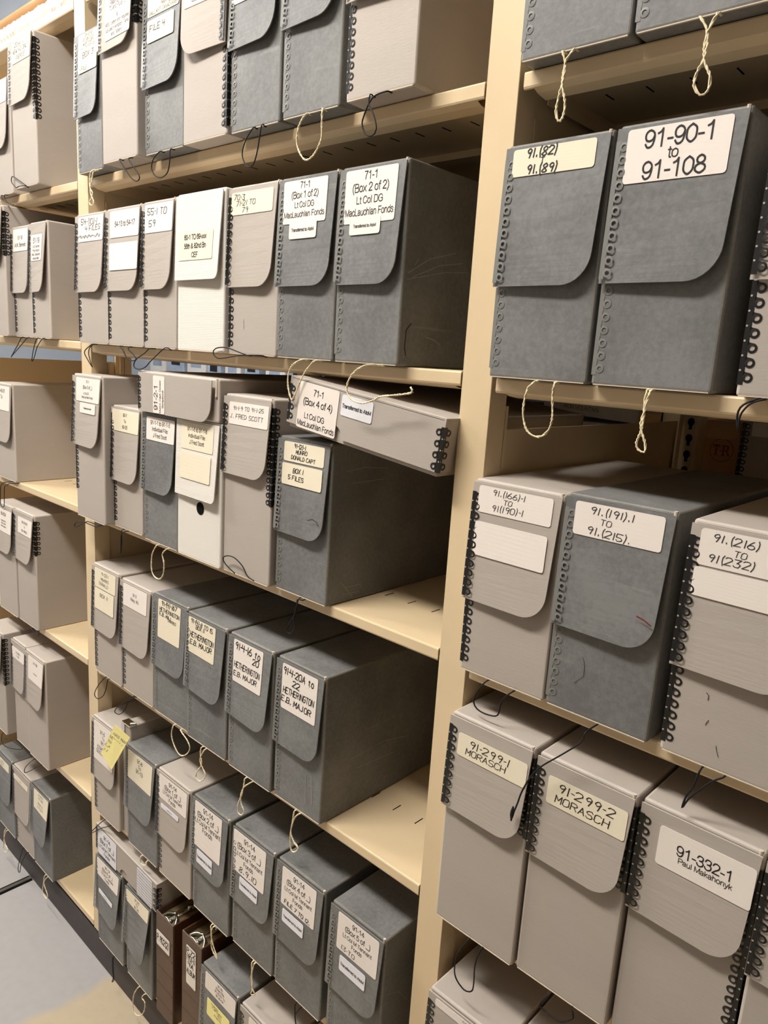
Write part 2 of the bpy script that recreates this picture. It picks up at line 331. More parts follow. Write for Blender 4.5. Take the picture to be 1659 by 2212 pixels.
# ---------------------------------------------------------------- metal edge strips
def ring_strip(mb, o, eu, ev, n, length, lift=.0003, dots=True, start=.0, wid=1.0):
    """scalloped metal edging: a band along ev from o, teardrop eyelets growing along eu, standing off along n"""
    o, eu, ev, n = Vector(o), Vector(eu), Vector(ev), Vector(n)
    pt = lambda u, v, h=0: o + eu * (u * wid) + ev * (v + start) + n * (lift + h)
    p = .0122; k = max(1, int(length / p)); p = length / k
    mb.poly([pt(-.0002, 0), pt(.0052, 0), pt(.0052, length), pt(-.0002, length)])
    N = 14; ro, ri = .0047, .0025
    for i in range(k):
        c = (.0088, (i + .5) * p)
        A = [(c[0] + ro * math.cos(2 * math.pi * j / N), c[1] + ro * math.sin(2 * math.pi * j / N)) for j in range(N)]
        B = [(c[0] + ri * math.cos(2 * math.pi * j / N), c[1] + ri * math.sin(2 * math.pi * j / N)) for j in range(N)]
        for j in range(N):
            q = (j + 1) % N; mb.poly([pt(*A[j], .0002), pt(*A[q], .0002), pt(*B[q], .0004), pt(*B[j], .0004)])
        mb.poly([pt(.0046, c[1] - .0062), pt(.0062, c[1] - .0052), pt(.0092, c[1] - .0046), pt(.0058, c[1] - .001), pt(.0046, c[1] + .004)])
        if dots and i:
            d = (.0012, i * p); mb.poly([pt(d[0] + .0011 * math.cos(a * math.pi / 3), d[1] + .0011 * math.sin(a * math.pi / 3), .0003) for a in range(6)], 1)

# ---------------------------------------------------------------- archive boxes
def add_cord(root, cd):
    col, pts = cd; mb = MB(); path = smooth_path(pts)
    if col == 'w':
        r = .0013; acc = 0; A, B = [], []; up = Vector((0, 1, 0))
        for i, p in enumerate(path):
            t = path[min(i + 1, len(path) - 1)] - path[max(i - 1, 0)]; t = t.normalized() if t.length > 1e-8 else Vector((0, 0, 1))
            s_ = t.cross(up); s_ = s_.normalized() if s_.length > 1e-4 else Vector((1, 0, 0))
            if i: acc += (p - path[i - 1]).length
            a = acc / .0075 * 2 * math.pi; d = (s_ * math.cos(a) + up * math.sin(a)) * r * .62
            A.append(p + d); B.append(p - d)
        mb.tube(A, r * .72, 5); mb.tube(B, r * .72, 5)
    else:
        mb.tube(path, .00105, 6)
        if path[-1].z < -.05:          # a knotted free end
            e = path[-1]; mb.tube([e + Vector((.001, 0, .02)), e + Vector((.0006, 0, .014)), e + Vector((.0004, 0, .008)), e], [.0011, .0024, .0026, .0006], 7)
    # the short run that goes in under the box
    o = mb.build('pull_cord', MT['cw' if col == 'w' else 'ck'], root, smooth=True); return o
RIGHT = dict(A1a=(.43, 1), A2a=(.62, 1), A4a=(.64, 1), A4b=(.66, 1), A5a=(.5, 1), M1b=(.70, 1), M3e=(.44, 1), R4a=(.60, 1), R4b=(.6, 1), R4c=(.18, .98), M5d=(0, 0))
def archive_box(rec, label):
    key, mt, x0, x1, yf, z0, h, dep, sp, L, labs, cd = rec
    w = x1 - x0; root = thing('archive_box', label, 'box', ((x0 + x1) / 2, yf + dep / 2, z0 + .0005), GROUPS.get(key[:2]))
    ox, oy = -w / 2, -dep / 2                       # front face, lower corner
    em = MT[mt + '_edge']; bm_ = MT[mt]; white = mt == 'w'
    mb = MB(); mb.rbox(ox, ox + w, oy, oy + dep, 0, h, .0034, 3, 0, 1)
    mb.box(ox + .003, ox + w - .003, oy - .0003, oy + .002, .0003, .0013, 2)
    if not white: mb.tube([(ox + w - .005, oy + .0015, h - .011), (ox + w - .005, oy + .0012, h + .0002)], .0022, 8, mi=2)
    mb.build('body', [bm_, em, MT['raw']], root)
    LL = max(L, .05); sl = .003; mir = key == 'M1d'
    dn = Vector((0, -(sl + sp) / 2, -LL)).normalized(); n = Vector((0, -1, 0))
    def P(u, v, off=0.0):      # the flap hangs a little proud, its free corner more than its hinged edge
        return Vector((ox + u, oy - .0014 - (sl + (sp - sl) * (1 - u / w if mir else u / w)) * v / LL - off, h - .004 - v))
    if L:
        ins = .006 if not white else .005; lo = 0.0 if not white else .002
        r = .034 if mt != 'w' else .012
        if w < .11: r = .026
        rows = [(L - r) * k / 6 for k in range(6)] + [L - r + r * math.sin(math.pi / 2 * k / 8) for k in range(9)]
        def edge(v): return w - .002 - (ins - .002) * min(1, v / (L - r)) - (r - math.sqrt(max(0, r * r - (v - L + r) ** 2)) if v > L - r else 0)
        fm = MB(); Lf_ = lambda v: lo - .001 * v / L; A = lambda u, v, off: P(w - u if mir else u, v, off)
        def quad(*q, mi=0): fm.poly(q if mir else q[::-1], mi)
        for va, vb in zip(rows, rows[1:]):
            ea, eb, la, lb_ = edge(va), edge(vb), Lf_(va), Lf_(vb)
            quad(A(la, va, .0022), A(ea, va, .0022), A(eb, vb, .0022), A(lb_, vb, .0022)); quad(A(lb_, vb, .0004), A(eb, vb, .0004), A(ea, va, .0004), A(la, va, .0004))
            quad(A(ea, va, .0022), A(ea, va, .0004), A(eb, vb, .0004), A(eb, vb, .0022), mi=1); quad(A(la, va, .0004), A(la, va, .0022), A(lb_, vb, .0022), A(lb_, vb, .0004), mi=1)
        quad(A(Lf_(L), L, .0022), A(edge(L), L, .0022), A(edge(L), L, .0004), A(Lf_(L), L, .0004), mi=1); quad(A(edge(0), 0, .0022), A(lo, 0, .0022), A(lo, 0, .0004), A(edge(0), 0, .0004), mi=1)
        fo = fm.build('front_flap', [bm_, em], root)
    P1 = lambda u, v, off=0.0: P(u, v, off + .0022)
    for li, lb in enumerate(labs): sticker(root, lb, lambda u, v, off=0.0, q=.0002 + .0005 * li: P1(u, v, off + q))
    if not white and key != 'M5b':
        met = MT['mk'] if mt == 't' else MT['mg']; hole = MT['t'] if mt == 't' else MT['d']; dots = mt == 't'
        ft = MB(); fl = max(.03, L - .016)
        if mir:
            ring_strip(ft, P1(w, .012), (-1, 0, 0), dn, n, fl, dots=dots)
        else:
            ring_strip(ft, P1(0, .012), (1, 0, 0), dn, n, fl, dots=dots)
        ft.build('metal_edge', [met, hole], root)
        tallb = h > .29
        if not tallb or key == 'M3a':
            bt = MB(); ln = h - L - .004 - .011 - (.05 if key == 'M3a' else 0)
            if mir:
                ring_strip(bt, (ox + w, oy, h - L - .004), (-1, 0, 0), (0, 0, -1), (0, -1, 0), ln, dots=dots)
            else:
                ring_strip(bt, (ox, oy, h - L - .004), (1, 0, 0), (0, 0, -1), (0, -1, 0), ln, dots=dots)
            bt.build('metal_edge', [met, hole], root)
        if mir or RIGHT.get(key, (0, 0))[1]:
            f0, f1 = RIGHT.get(key, (.05, .96)); zb, zt = h * f0, h * f1 - .014
            rt = MB(); ring_strip(rt, (ox + w, oy, zt), (0, 1, 0), (0, 0, -1), (1, 0, 0), zt - zb, dots=True)
            if not mir: ring_strip(rt, (ox + w, oy, zt), (-1, 0, 0), (0, 0, -1), (0, -1, 0), zt - zb, dots=True)
            rt.build('metal_edge', [met, hole], root)
    if key == 'M3d':
        hm = MB(); c = (-1.1274 - (x0 + x1) / 2, 1.3413 - z0)
        hm.prism([(c[0] + .0118 * math.cos(a * math.pi / 10), oy - .0002, c[1] + .0118 * math.sin(a * math.pi / 10)) for a in range(20)], (0, -.0004, 0))
        hm.build('finger_hole', MT['slot'], root)
    if cd: add_cord_world(root, cd, ox, oy)
    return root, P1, w
def add_cord_world(root, cd, ox, oy):
    col, pts = cd
    pts = [(ox + a, oy + b, c) for a, b, c in pts]
    a, z = Vector(pts[0]), Vector(pts[-1])
    if a.z < .004: pts = [(a.x, oy + .004, -.0004), (a.x, oy + .001, -.0008)] + pts
    if -.012 < z.z < .004: pts = pts + [(z.x, oy + .001, -.0008), (z.x, oy + .004, -.0004)]
    add_cord(root, (col, pts))
GROUPS = {'M1': 'archive boxes on the top shelf of the middle bay', 'M2': 'archive boxes on the second shelf of the middle bay', 'M3': 'archive boxes on the third shelf of the middle bay',
          'M4': 'archive boxes on the fourth shelf of the middle bay', 'M5': 'archive boxes on the fifth shelf of the middle bay', 'M6': 'archive boxes on the lowest shelf of the middle bay',
          'R1': 'archive boxes on the top shelf of the near bay', 'R2': 'archive boxes on the second shelf of the near bay', 'R3': 'archive boxes on the third shelf of the near bay',
          'R4': 'archive boxes on the fourth shelf of the near bay', 'R5': 'archive boxes on the fifth shelf of the near bay'}
for i in range(1, 7): GROUPS['A%d' % i] = 'archive boxes on shelf %s of the far bay' % ['one', 'two', 'three', 'four', 'five', 'six'][i - 1]

LABELS = {
'A1a': 'tall taupe archive box labelled 20-6-1-1 with black metal edging down its side',
'A1b': 'lower taupe archive box beside the box labelled 20-6-1-1 on the top shelf',
'A2a': 'tall taupe archive box with black edged corner beside the pair labelled 51-19',
'A2b': 'narrow taupe archive box with a short label 51-19, against the tall black-edged box',
'A2c': 'slim taupe archive box with a long narrow label 51-19, last on its shelf',
'A3a': 'wide taupe archive box alone beside a bare stretch of beige shelf',
'A4a': 'tall taupe archive box with black edging, partner of the box labelled 60-101(A)',
'A4b': 'tall taupe archive box labelled 60-101(A) To 60-146(A) with black corner edging',
'A5a': 'tall taupe archive box with black corner edging beside the box labelled 91-108(A)',
'A5b': 'tall taupe archive box labelled 91-108(A), middle of three on its shelf',
'A5c': 'tall taupe archive box labelled 91-138, last on its shelf above the charcoal box',
'A6a': 'charcoal archive box on the lowest shelf at the frame edge, cream cord below',
'A6b': 'taupe archive box between two charcoal ones on the lowest shelf',
'A6c': 'charcoal archive box with a lifted flap and tall cream label above the floor rail',
'M1a': 'thin charcoal archive box labelled 54-8-10 and BOX 3 beside the beige post',
'M1b': 'tall taupe archive box with a printed label about 4000 letters, black edged corner',
'M1c': 'charcoal archive box with a cream FILE 4 label under a larger handwritten one',
'M1d': 'taupe archive box with flap rounded on the other side and full black edging',
'M1e': 'charcoal archive box with a black loop below, beside the black-edged taupe box on top',
'M1f': 'charcoal archive box on the top shelf with a wide cream cord loop below',
'M1g': 'taupe archive box at the end of the top shelf with a black loop below',
'M2a': 'taupe archive box labelled 54-(10)-1, 4 FILES with crossed-out writing',
'M2b': 'taupe archive box labelled 54-13 to 54-17 with a second blank label',
'M2c': 'taupe archive box labelled 55-1 TO 59 in pen',
'M2d': 'white corrugated box labelled 60-1 TO 69-xxx with a deep white flap',
'M2e': 'taupe archive box labelled 70-3, 71-21 TO 79 beside the white corrugated box',
'M2f': 'charcoal archive box labelled 71-1 (Box 1 of 2)',
'M2g': 'charcoal archive box labelled 71-1 (Box 2 of 2) with scratched side',
'M3a': 'tall taupe archive box labelled 71-1 (Box 3 of _) in front of the post',
'M3b': 'taupe archive box labelled 90-1 To 90-25',
'M3c': 'charcoal archive box labelled 91-1-1 to 91-1-5 beside the white box',
'M3d': 'white corrugated box labelled 91-1-6 to 91-1-8 with a round finger hole',
'M3e': 'tall taupe archive box labelled 91-1-9 TO 91-1-25 with black edged corner',
'M3f': 'charcoal archive box labelled 91-(2)-1 and BOX I, 5 FILES, under the tilted box',
'M4a': 'taupe archive box labelled 91-(2)-1 and BOX II in faint pen',
'M4b': 'taupe archive box labelled 91-3 beside the charcoal row',
'M4c': 'charcoal archive box labelled 91-(4)-1&7',
'M4d': 'charcoal archive box labelled 91-(4)-8 TO 15 and BOX II',
'M4e': 'charcoal archive box labelled 91-4-16 to 20 in thick marker',
'M4f': 'charcoal archive box labelled 91-4-20A to 22 at the end of its row',
'M5a': 'taupe archive box labelled 91-5 To 91-7 behind the yellow note',
'M5b': 'slim grey upright box with a metal clip and a yellow note stuck on',
'M5c': 'charcoal archive box labelled 91-8 To 91-13 with a folded cream label',
'M5d': 'taupe archive box labelled 91-14 (Box 1 of _)',
'M5e': 'charcoal archive box labelled 91-14 (Box 2 of _) with taped paper',
'M5f': 'charcoal archive box labelled 91-14 (Box 3 of _) with 8.9.10 added in pen',
'M5g': 'charcoal archive box labelled 91-14 (Box 4 of _), FILE 7 TO 12',
'M5h': 'charcoal archive box labelled 91-14 (Box 5 of _) next to the beige post',
'M6a': 'charcoal archive box labelled 91-14 (Box 6 of _) on the lowest shelf',
'M6b': 'charcoal archive box labelled 91-21 To 91-25 beside the brown binder',
'M6f': 'charcoal archive box labelled 91-20 with a yellow note, beside the brown binders',
'M6g': 'taupe archive box top just showing beside the box labelled 91-20',
'M6h': 'taupe archive box hidden under the box labelled 91-14 (Box 5 of _)',
'R1a': 'charcoal archive box on the top shelf beside the post, narrow cream cord loop',
'R1b': 'charcoal archive box on the top shelf with a thick crossed cream cord loop',
'R2a': 'charcoal archive box labelled 91.(82) T 91.(89) in marker',
'R2b': 'charcoal archive box labelled 91-90-1 to 91-108',
'R2c': 'taupe archive box with black edging cut off beside the box labelled 91-90-1',
'R3a': 'taupe archive box labelled 91.(166)-1 TO 91(190)-1 with a blank label below',
'R3b': 'charcoal archive box labelled 91.(191).1 TO 91.(215)',
'R3c': 'taupe archive box labelled 91.(216) TO 91(232)',
'R4a': 'tall taupe archive box labelled 91-299-1',
'R4b': 'tall taupe archive box labelled 91-299-2 with black edging on both corners',
'R4c': 'tall taupe archive box labelled 91-332-1',
'R4d': 'tall taupe archive box cut off by the frame beside the box labelled 91-332-1',
'R5a': 'taupe archive box labelled 91-352 below the tall box labelled 91-299-1',
'R5b': 'taupe archive box top seen below the tall box labelled 91-299-2',
}
DATA = [
('A1a', 't', -1.9047, -1.7772, -0.03, 1.9595, 0.311, 0.262, 0.0085, 0.131, [(0.0241, -0.001, 0.1245, 0.0494, 'c', [('h', '20-6-1-1', 0.42, 0.2, 0.17), ('h', 'HEW 42.ONLY', 0.5, 0.5, 0.16), ('h', 'PIERCE', 0.5, 0.8, 0.16)])], ('k', [(0.0698, -0.004, 0.0024), (0.0318, -0.004, 0.0171), (0.0006, -0.004, 0.0282), (-0.0081, -0.004, 0.0237), (-0.0058, -0.004, 0.0149), (0.019, -0.004, 0.0021), (0.0337, -0.004, 0.0036), (0.0697, -0.004, 0.001)])),
('A1b', 't', -2.08, -1.953, -0.016, 1.9595, 0.258, 0.39, 0.0085, 0.152, [(0.0353, -0.0098, 0.124, 0.0524, 'w', [])], ('k', [(0.0666, -0.005, -0.001), (0.0794, -0.005, -0.0124), (0.1094, -0.005, -0.0227), (0.1426, -0.005, -0.029), (0.1096, -0.005, -0.0214), (0.0932, -0.005, -0.0136), (0.0886, -0.005, -0.0081), (0.0883, -0.005, -0.0017)])),
('A2a', 't', -2.0999, -1.9878, -0.028, 1.6235, 0.311, 0.262, 0.0085, 0.131, [(0.0316, 0.0008, 0.1091, 0.0575, 'w', [])], None),
('A2b', 't', -1.9849, -1.876, -0.01, 1.6235, 0.261, 0.39, 0.0085, 0.152, [(0.0188, 0.0036, 0.106, 0.0549, 'w', [('p', '51-19', 0.5, 0.4, 0.17), ('p', 'A.W. Bennett', 0.5, 0.72, 0.17)])], ('k', [(0.0474, -0.005, -0.001), (0.02, -0.005, -0.0213), (-0.0218, -0.005, -0.0506), (-0.0106, -0.005, -0.0452), (0.0419, -0.005, -0.0205), (0.0829, -0.005, -0.0008)])),
('A2c', 't', -1.8541, -1.7589, -0.019, 1.6235, 0.261, 0.39, 0.014, 0.152, [(0.0158, 0.0254, 0.08, 0.0829, 'w', [('p', '51-19', 0.5, 0.22, 0.2), ('p', 'A.W. Bennett', 0.5, 0.45, 0.09), ('p', 'Photo Albums', 0.5, 0.6, 0.09), ('p', 'Misc. Collections', 0.5, 0.75, 0.09), ('p', 'various dates', 0.5, 0.9, 0.09)])], ('k', [(0.0289, -0.005, -0.001), (0.0103, -0.005, -0.0229), (-0.0046, -0.005, -0.0539), (0.0096, -0.005, -0.0463), (0.0307, -0.005, -0.0194), (0.0618, -0.005, 0.0)])),
('A3a', 't', -2.1568, -2.0298, -0.007, 1.2416, 0.259, 0.39, 0.0085, 0.152, [(0.002, 0.0017, 0.1184, 0.0673, 'w', [('p', '58-40-07', 0.55, 0.2, 0.14), ('p', 'To', 0.55, 0.45, 0.14)])], ('k', [(0.1056, -0.022, -0.001), (0.0915, -0.022, -0.0066), (0.0765, -0.022, -0.0182), (0.0698, -0.022, -0.0593), (0.0743, -0.022, -0.0709), (0.0899, -0.022, -0.0712), (0.0969, -0.022, -0.0607), (0.1042, -0.022, -0.0137), (0.1201, -0.022, -0.0081), (0.138, -0.022, 0.0008)])),
('A4a', 't', -2.1476, -2.021, -0.021, 0.8646, 0.311, 0.262, 0.0085, 0.131, [(0.0188, 0.0098, 0.1236, 0.0726, 'w', [('p', '60-62A', 0.5, 0.2, 0.14), ('p', 'Collections file', 0.5, 0.5, 0.07), ('p', '1962 to 1964', 0.5, 0.62, 0.07), ('p', 'various papers', 0.5, 0.74, 0.07)])], None),
('A4b', 't', -2.018, -1.8935, -0.018, 0.8646, 0.312, 0.262, 0.012, 0.131, [(0.0312, 0.0121, 0.1215, 0.055, 'w', [('p', '60-101(A)', 0.5, 0.25, 0.15), ('p', 'To', 0.5, 0.5, 0.13), ('p', '60-146(A)', 0.5, 0.77, 0.15)])], ('k', [(0.0936, -0.005, -0.001), (0.1109, -0.005, -0.0075), (0.1321, -0.005, -0.0079), (0.1397, -0.005, -0.0008), (0.1225, -0.005, 0.0032)])),
('A5a', 't', -2.2097, -2.084, -0.041, 0.4907, 0.311, 0.262, 0.0085, 0.131, [], ('k', [(0.1033, -0.005, -0.001), (0.0953, -0.005, -0.0313), (0.1437, -0.005, -0.0292), (0.2479, -0.005, 0.0124), (0.173, -0.005, 0.0055), (0.1105, -0.005, -0.0144)])),
('A5b', 't', -2.0485, -1.9526, -0.028, 0.4907, 0.312, 0.262, 0.0085, 0.14, [(0.0083, 0.017, 0.0929, 0.0481, 'w', [('p', '91-108(A)', 0.5, 0.35, 0.16), ('p', 'To (25)', 0.5, 0.65, 0.16)])], None),
('A5c', 't', -1.9498, -1.8259, -0.031, 0.4907, 0.311, 0.262, 0.012, 0.14, [(0.0277, 0.0034, 0.1209, 0.069, 'w', [('p', '91-138', 0.5, 0.2, 0.1), ('p', 'Collections', 0.5, 0.62, 0.06)])], ('k', [(0.0786, -0.005, -0.001), (0.0043, -0.005, -0.0529), (-0.0297, -0.005, -0.0723), (-0.024, -0.005, -0.055), (0.0067, -0.005, -0.0265), (0.0404, -0.005, 0.0001)])),
('A6a', 'd', -2.24, -2.1147, -0.02, 0.1244, 0.257, 0.39, 0.0085, 0.152, [(0.002, 0.0116, 0.1113, 0.0369, 'c', [('h', 'BOX 4', 0.6, 0.25, 0.16), ('h', 'FILES 1-12', 0.5, 0.55, 0.14), ('h', 'MISC.', 0.5, 0.8, 0.14)])], ('w', [(0.0668, -0.005, -0.001), (0.0438, -0.005, -0.0387), (0.0342, -0.005, -0.0814), (0.0529, -0.005, -0.0836), (0.0737, -0.005, -0.0638), (0.0513, -0.005, -0.0554), (0.0443, -0.005, -0.0343), (0.0519, -0.005, -0.0088)])),
('A6b', 't', -2.1119, -1.9845, -0.017, 0.1244, 0.256, 0.39, 0.0085, 0.152, [(0.008, 0.0216, 0.1127, 0.0361, 'c', [('h', '91-140', 0.5, 0.45, 0.2)])], ('k', [(0.0555, -0.005, -0.001), (0.0232, -0.005, -0.0626), (0.0107, -0.005, -0.0983), (0.024, -0.005, -0.0988), (0.0414, -0.005, -0.0563), (0.0858, -0.005, 0.0024)])),
('A6c', 'd', -1.9797, -1.8553, -0.018, 0.1244, 0.26, 0.39, 0.018, 0.152, [(0.0264, -0.0052, 0.1214, 0.0607, 'c', [('h', '91-142-1', 0.5, 0.12, 0.09), ('h', 'TO 160', 0.5, 0.28, 0.09), ('h', 'BOX 4', 0.5, 0.55, 0.1), ('h', '4 FILES', 0.5, 0.75, 0.09)])], ('w', [(0.0797, -0.005, -0.001), (0.0694, -0.005, -0.0319), (0.0627, -0.005, -0.0669), (0.0901, -0.005, -0.0704), (0.0952, -0.005, -0.055), (0.0735, -0.005, -0.0295), (0.0914, -0.005, -0.0018)])),
('M1a', 'd', -1.59, -1.4861, -0.024, 1.9595, 0.258, 0.39, 0.0085, 0.152, [(0.0214, -0.0015, 0.1009, 0.0355, 'c', [('h', '54-8-10', 0.55, 0.14, 0.15), ('h', '10. BN CEF.', 0.55, 0.37, 0.14), ('h', 'WAR DIARY', 0.55, 0.6, 0.14), ('h', 'MAC. THISTLES', 0.5, 0.84, 0.14)]), (0.0208, 0.0304, 0.1009, 0.0725, 'c', [('h', 'BOX 3', 0.55, 0.28, 0.2), ('h', '1 FILE', 0.3, 0.8, 0.14)])], ('w', [(0.0834, -0.005, -0.001), (0.0668, -0.005, -0.0014), (0.0592, -0.005, -0.01), (0.0574, -0.005, -0.0245), (0.0629, -0.005, -0.0366), (0.0698, -0.005, -0.0425), (0.0647, -0.005, -0.0515), (0.0547, -0.005, -0.0591), (0.0617, -0.005, -0.0656), (0.0725, -0.005, -0.0649), (0.0728, -0.005, -0.0575), (0.066, -0.005, -0.0495), (0.0592, -0.005, -0.0383), (0.0633, -0.005, -0.0261), (0.0685, -0.005, -0.0162), (0.0738, -0.005, -0.0043)])),
('M1b', 't', -1.4533, -1.325, -0.04, 1.9595, 0.311, 0.262, 0.0085, 0.118, [(0.0297, -0.0143, 0.1253, 0.1033, 'w', [('p', 'Reports, Push', 0.5, 0.4, 0.07), ('p', '70 and Pulls 70', 0.5, 0.49, 0.07), ('p', '&', 0.5, 0.64, 0.06), ('p', '4000 Letters and Inquiries', 0.5, 0.74, 0.06), ('p', "Sub-used in exhibition, 'Tanks", 0.5, 0.83, 0.06), ('p', "and Tartans'", 0.5, 0.92, 0.06)])], ('k', [(0.0737, -0.005, -0.001), (0.0942, -0.005, -0.0192), (0.1124, -0.005, -0.0345), (0.1245, -0.005, -0.0414), (0.1364, -0.005, -0.045), (0.1454, -0.005, -0.0425), (0.1445, -0.005, -0.0349), (0.1268, -0.005, -0.0208), (0.1068, -0.005, -0.0043)])),
('M1c', 'd', -1.3115, -1.1865, -0.03, 1.9595, 0.262, 0.39, 0.0085, 0.152, [(0.0183, -0.0241, 0.1179, 0.0412, 'c', [('h', 'MAP 12', 0.6, 0.62, 0.13), ('h', 'GALLANT CANADIANS', 0.5, 0.86, 0.13)]), (0.0178, 0.0467, 0.1054, 0.0817, 'c', [('h', 'FILE 4', 0.4, 0.38, 0.24)])], ('k', [(0.0579, -0.005, -0.001), (0.0369, -0.005, -0.0091), (0.0289, -0.005, -0.0237), (0.0395, -0.005, -0.0378), (0.0605, -0.005, -0.044), (0.081, -0.005, -0.0386), (0.0886, -0.005, -0.023), (0.091, -0.005, -0.002)])),
('M1d', 't', -1.1836, -1.059, -0.033, 1.9595, 0.262, 0.39, 0.0085, 0.128, [(0.0118, 0.0089, 0.1089, 0.0581, 'c', [('h', '32.10', 0.45, 0.78, 0.17)])], None),
('M1e', 'd', -1.053, -0.9325, -0.029, 1.9595, 0.262, 0.39, 0.0085, 0.142, [(0.0049, 0.0324, 0.0942, 0.0809, 'w', [])], ('k', [(0.0646, -0.005, -0.001), (0.0443, -0.005, -0.0189), (0.0386, -0.005, -0.0374), (0.0521, -0.005, -0.0546), (0.0668, -0.005, -0.0528), (0.0764, -0.005, -0.035), (0.0851, -0.005, -0.0007)])),
('M1f', 'd', -0.924, -0.803, -0.03, 1.9595, 0.262, 0.39, 0.0085, 0.142, [], ('w', [(0.06, -0.005, -0.001), (0.0462, -0.005, -0.0113), (0.04, -0.005, -0.0302), (0.0446, -0.005, -0.0463), (0.0601, -0.005, -0.0616), (0.0777, -0.005, -0.0571), (0.0922, -0.005, -0.0395), (0.0925, -0.005, -0.0182), (0.093, -0.005, 0.0004)])),
('M1g', 't', -0.7868, -0.665, -0.034, 1.9595, 0.262, 0.39, 0.0085, 0.142, [], ('k', [(0.0808, -0.005, -0.001), (0.0604, -0.005, -0.0024), (0.0505, -0.005, -0.0086), (0.0424, -0.005, -0.0212), (0.0387, -0.005, -0.0327), (0.0459, -0.005, -0.0458), (0.0583, -0.005, -0.0496), (0.0652, -0.005, -0.0426), (0.0594, -0.005, -0.0259), (0.0491, -0.005, -0.0104), (0.0512, -0.005, 0.0007)])),
('M2a', 't', -1.5976, -1.4694, -0.0268, 1.6205, 0.26, 0.39, 0.0085, 0.152, [(0.0168, -0.0025, 0.1252, 0.0519, 'w', [('h', '54-(10)-1', 0.45, 0.2, 0.2), ('h', '4 FILES', 0.6, 0.5, 0.18), ('s', 'x', 0.45, 0.8, 0.12)])], ('k', [(0.0703, -0.005, -0.001), (0.042, -0.005, -0.0118), (0.0326, -0.005, -0.0203), (0.0437, -0.005, -0.0315), (0.0671, -0.005, -0.0483), (0.0587, -0.005, -0.0365), (0.0518, -0.005, -0.0207), (0.0574, -0.005, -0.0089), (0.0753, -0.005, -0.0014)])),
('M2b', 't', -1.4666, -1.3293, -0.0268, 1.6205, 0.261, 0.39, 0.0085, 0.152, [(0.022, 0.0004, 0.1344, 0.0525, 'w', [('p', '54-13 to 54-17', 0.52, 0.5, 0.19)]), (0.021, 0.0628, 0.1344, 0.1132, 'w', [])], ('k', [(0.0533, -0.005, -0.001), (0.0667, -0.005, -0.0076), (0.0797, -0.005, -0.02), (0.0906, -0.005, -0.026), (0.1102, -0.005, -0.0267), (0.1188, -0.005, -0.0225), (0.1061, -0.005, -0.0135), (0.091, -0.005, -0.0067), (0.09, -0.005, -0.0014)])),
('M2c', 't', -1.3265, -1.2146, -0.0262, 1.6205, 0.262, 0.39, 0.0085, 0.152, [(0.0137, 0.002, 0.1089, 0.0524, 'w', [('h', '55-1 TO', 0.45, 0.25, 0.2), ('h', '59', 0.28, 0.68, 0.2)])], ('k', [(0.0366, -0.01, -0.001), (0.0202, -0.01, -0.0099), (-0.0091, -0.01, -0.0217), (-0.022, -0.01, -0.0329), (-0.0179, -0.01, -0.0401), (0.0012, -0.01, -0.0412), (0.0221, -0.01, -0.0358), (0.0445, -0.01, -0.0222), (0.0917, -0.01, 0.0021)])),
('M2d', 'w', -1.2087, -1.0665, -0.027, 1.6205, 0.264, 0.39, 0.0085, 0.14, [(0.0128, 0.059, 0.1199, 0.1074, 'c', [('b', '60-1 TO 69-xxx', 0.5, 0.22, 0.16), ('b', '56th & 82nd Bn', 0.5, 0.52, 0.16), ('b', 'CEF', 0.5, 0.82, 0.16)])], None),
('M2e', 't', -1.063, -0.9365, -0.019, 1.6205, 0.263, 0.39, 0.0085, 0.152, [(0.0089, 0.0066, 0.116, 0.0407, 'c', [('h', '70-3', 0.2, 0.2, 0.2), ('h', '71-21 TO', 0.36, 0.5, 0.2), ('h', '79', 0.35, 0.8, 0.2)])], ('k', [(0.0596, -0.012, 0.0012), (0.0118, -0.012, 0.0096), (-0.0197, -0.012, 0.0071), (-0.0264, -0.012, -0.001), (-0.0147, -0.012, -0.0083), (0.0079, -0.012, -0.0072), (0.047, -0.012, -0.0016), (0.1008, -0.012, 0.0011)])),
('M2f', 'd', -0.9317, -0.8037, -0.021, 1.6205, 0.262, 0.39, 0.0085, 0.152, [(0.0119, -0.0003, 0.1082, 0.063, 'w', [('p', '71-1', 0.5, 0.12, 0.145), ('p', '(Box 1 of 2)', 0.5, 0.34, 0.15), ('p', 'Lt Col DG', 0.5, 0.57, 0.13), ('p', 'MacLauchlan Fonds', 0.5, 0.79, 0.13)]), (0.029, 0.0591, 0.0908, 0.0849, 'w', [('b', 'Transferred to AtoM', 0.5, 0.52, 0.17)])], ('w', [(0.0738, -0.013, -0.001), (0.055, -0.013, -0.0101), (0.046, -0.013, -0.0244), (0.0471, -0.013, -0.0445), (0.056, -0.013, -0.0616), (0.0634, -0.013, -0.0534), (0.0791, -0.013, -0.0249), (0.1021, -0.013, -0.0021)])),
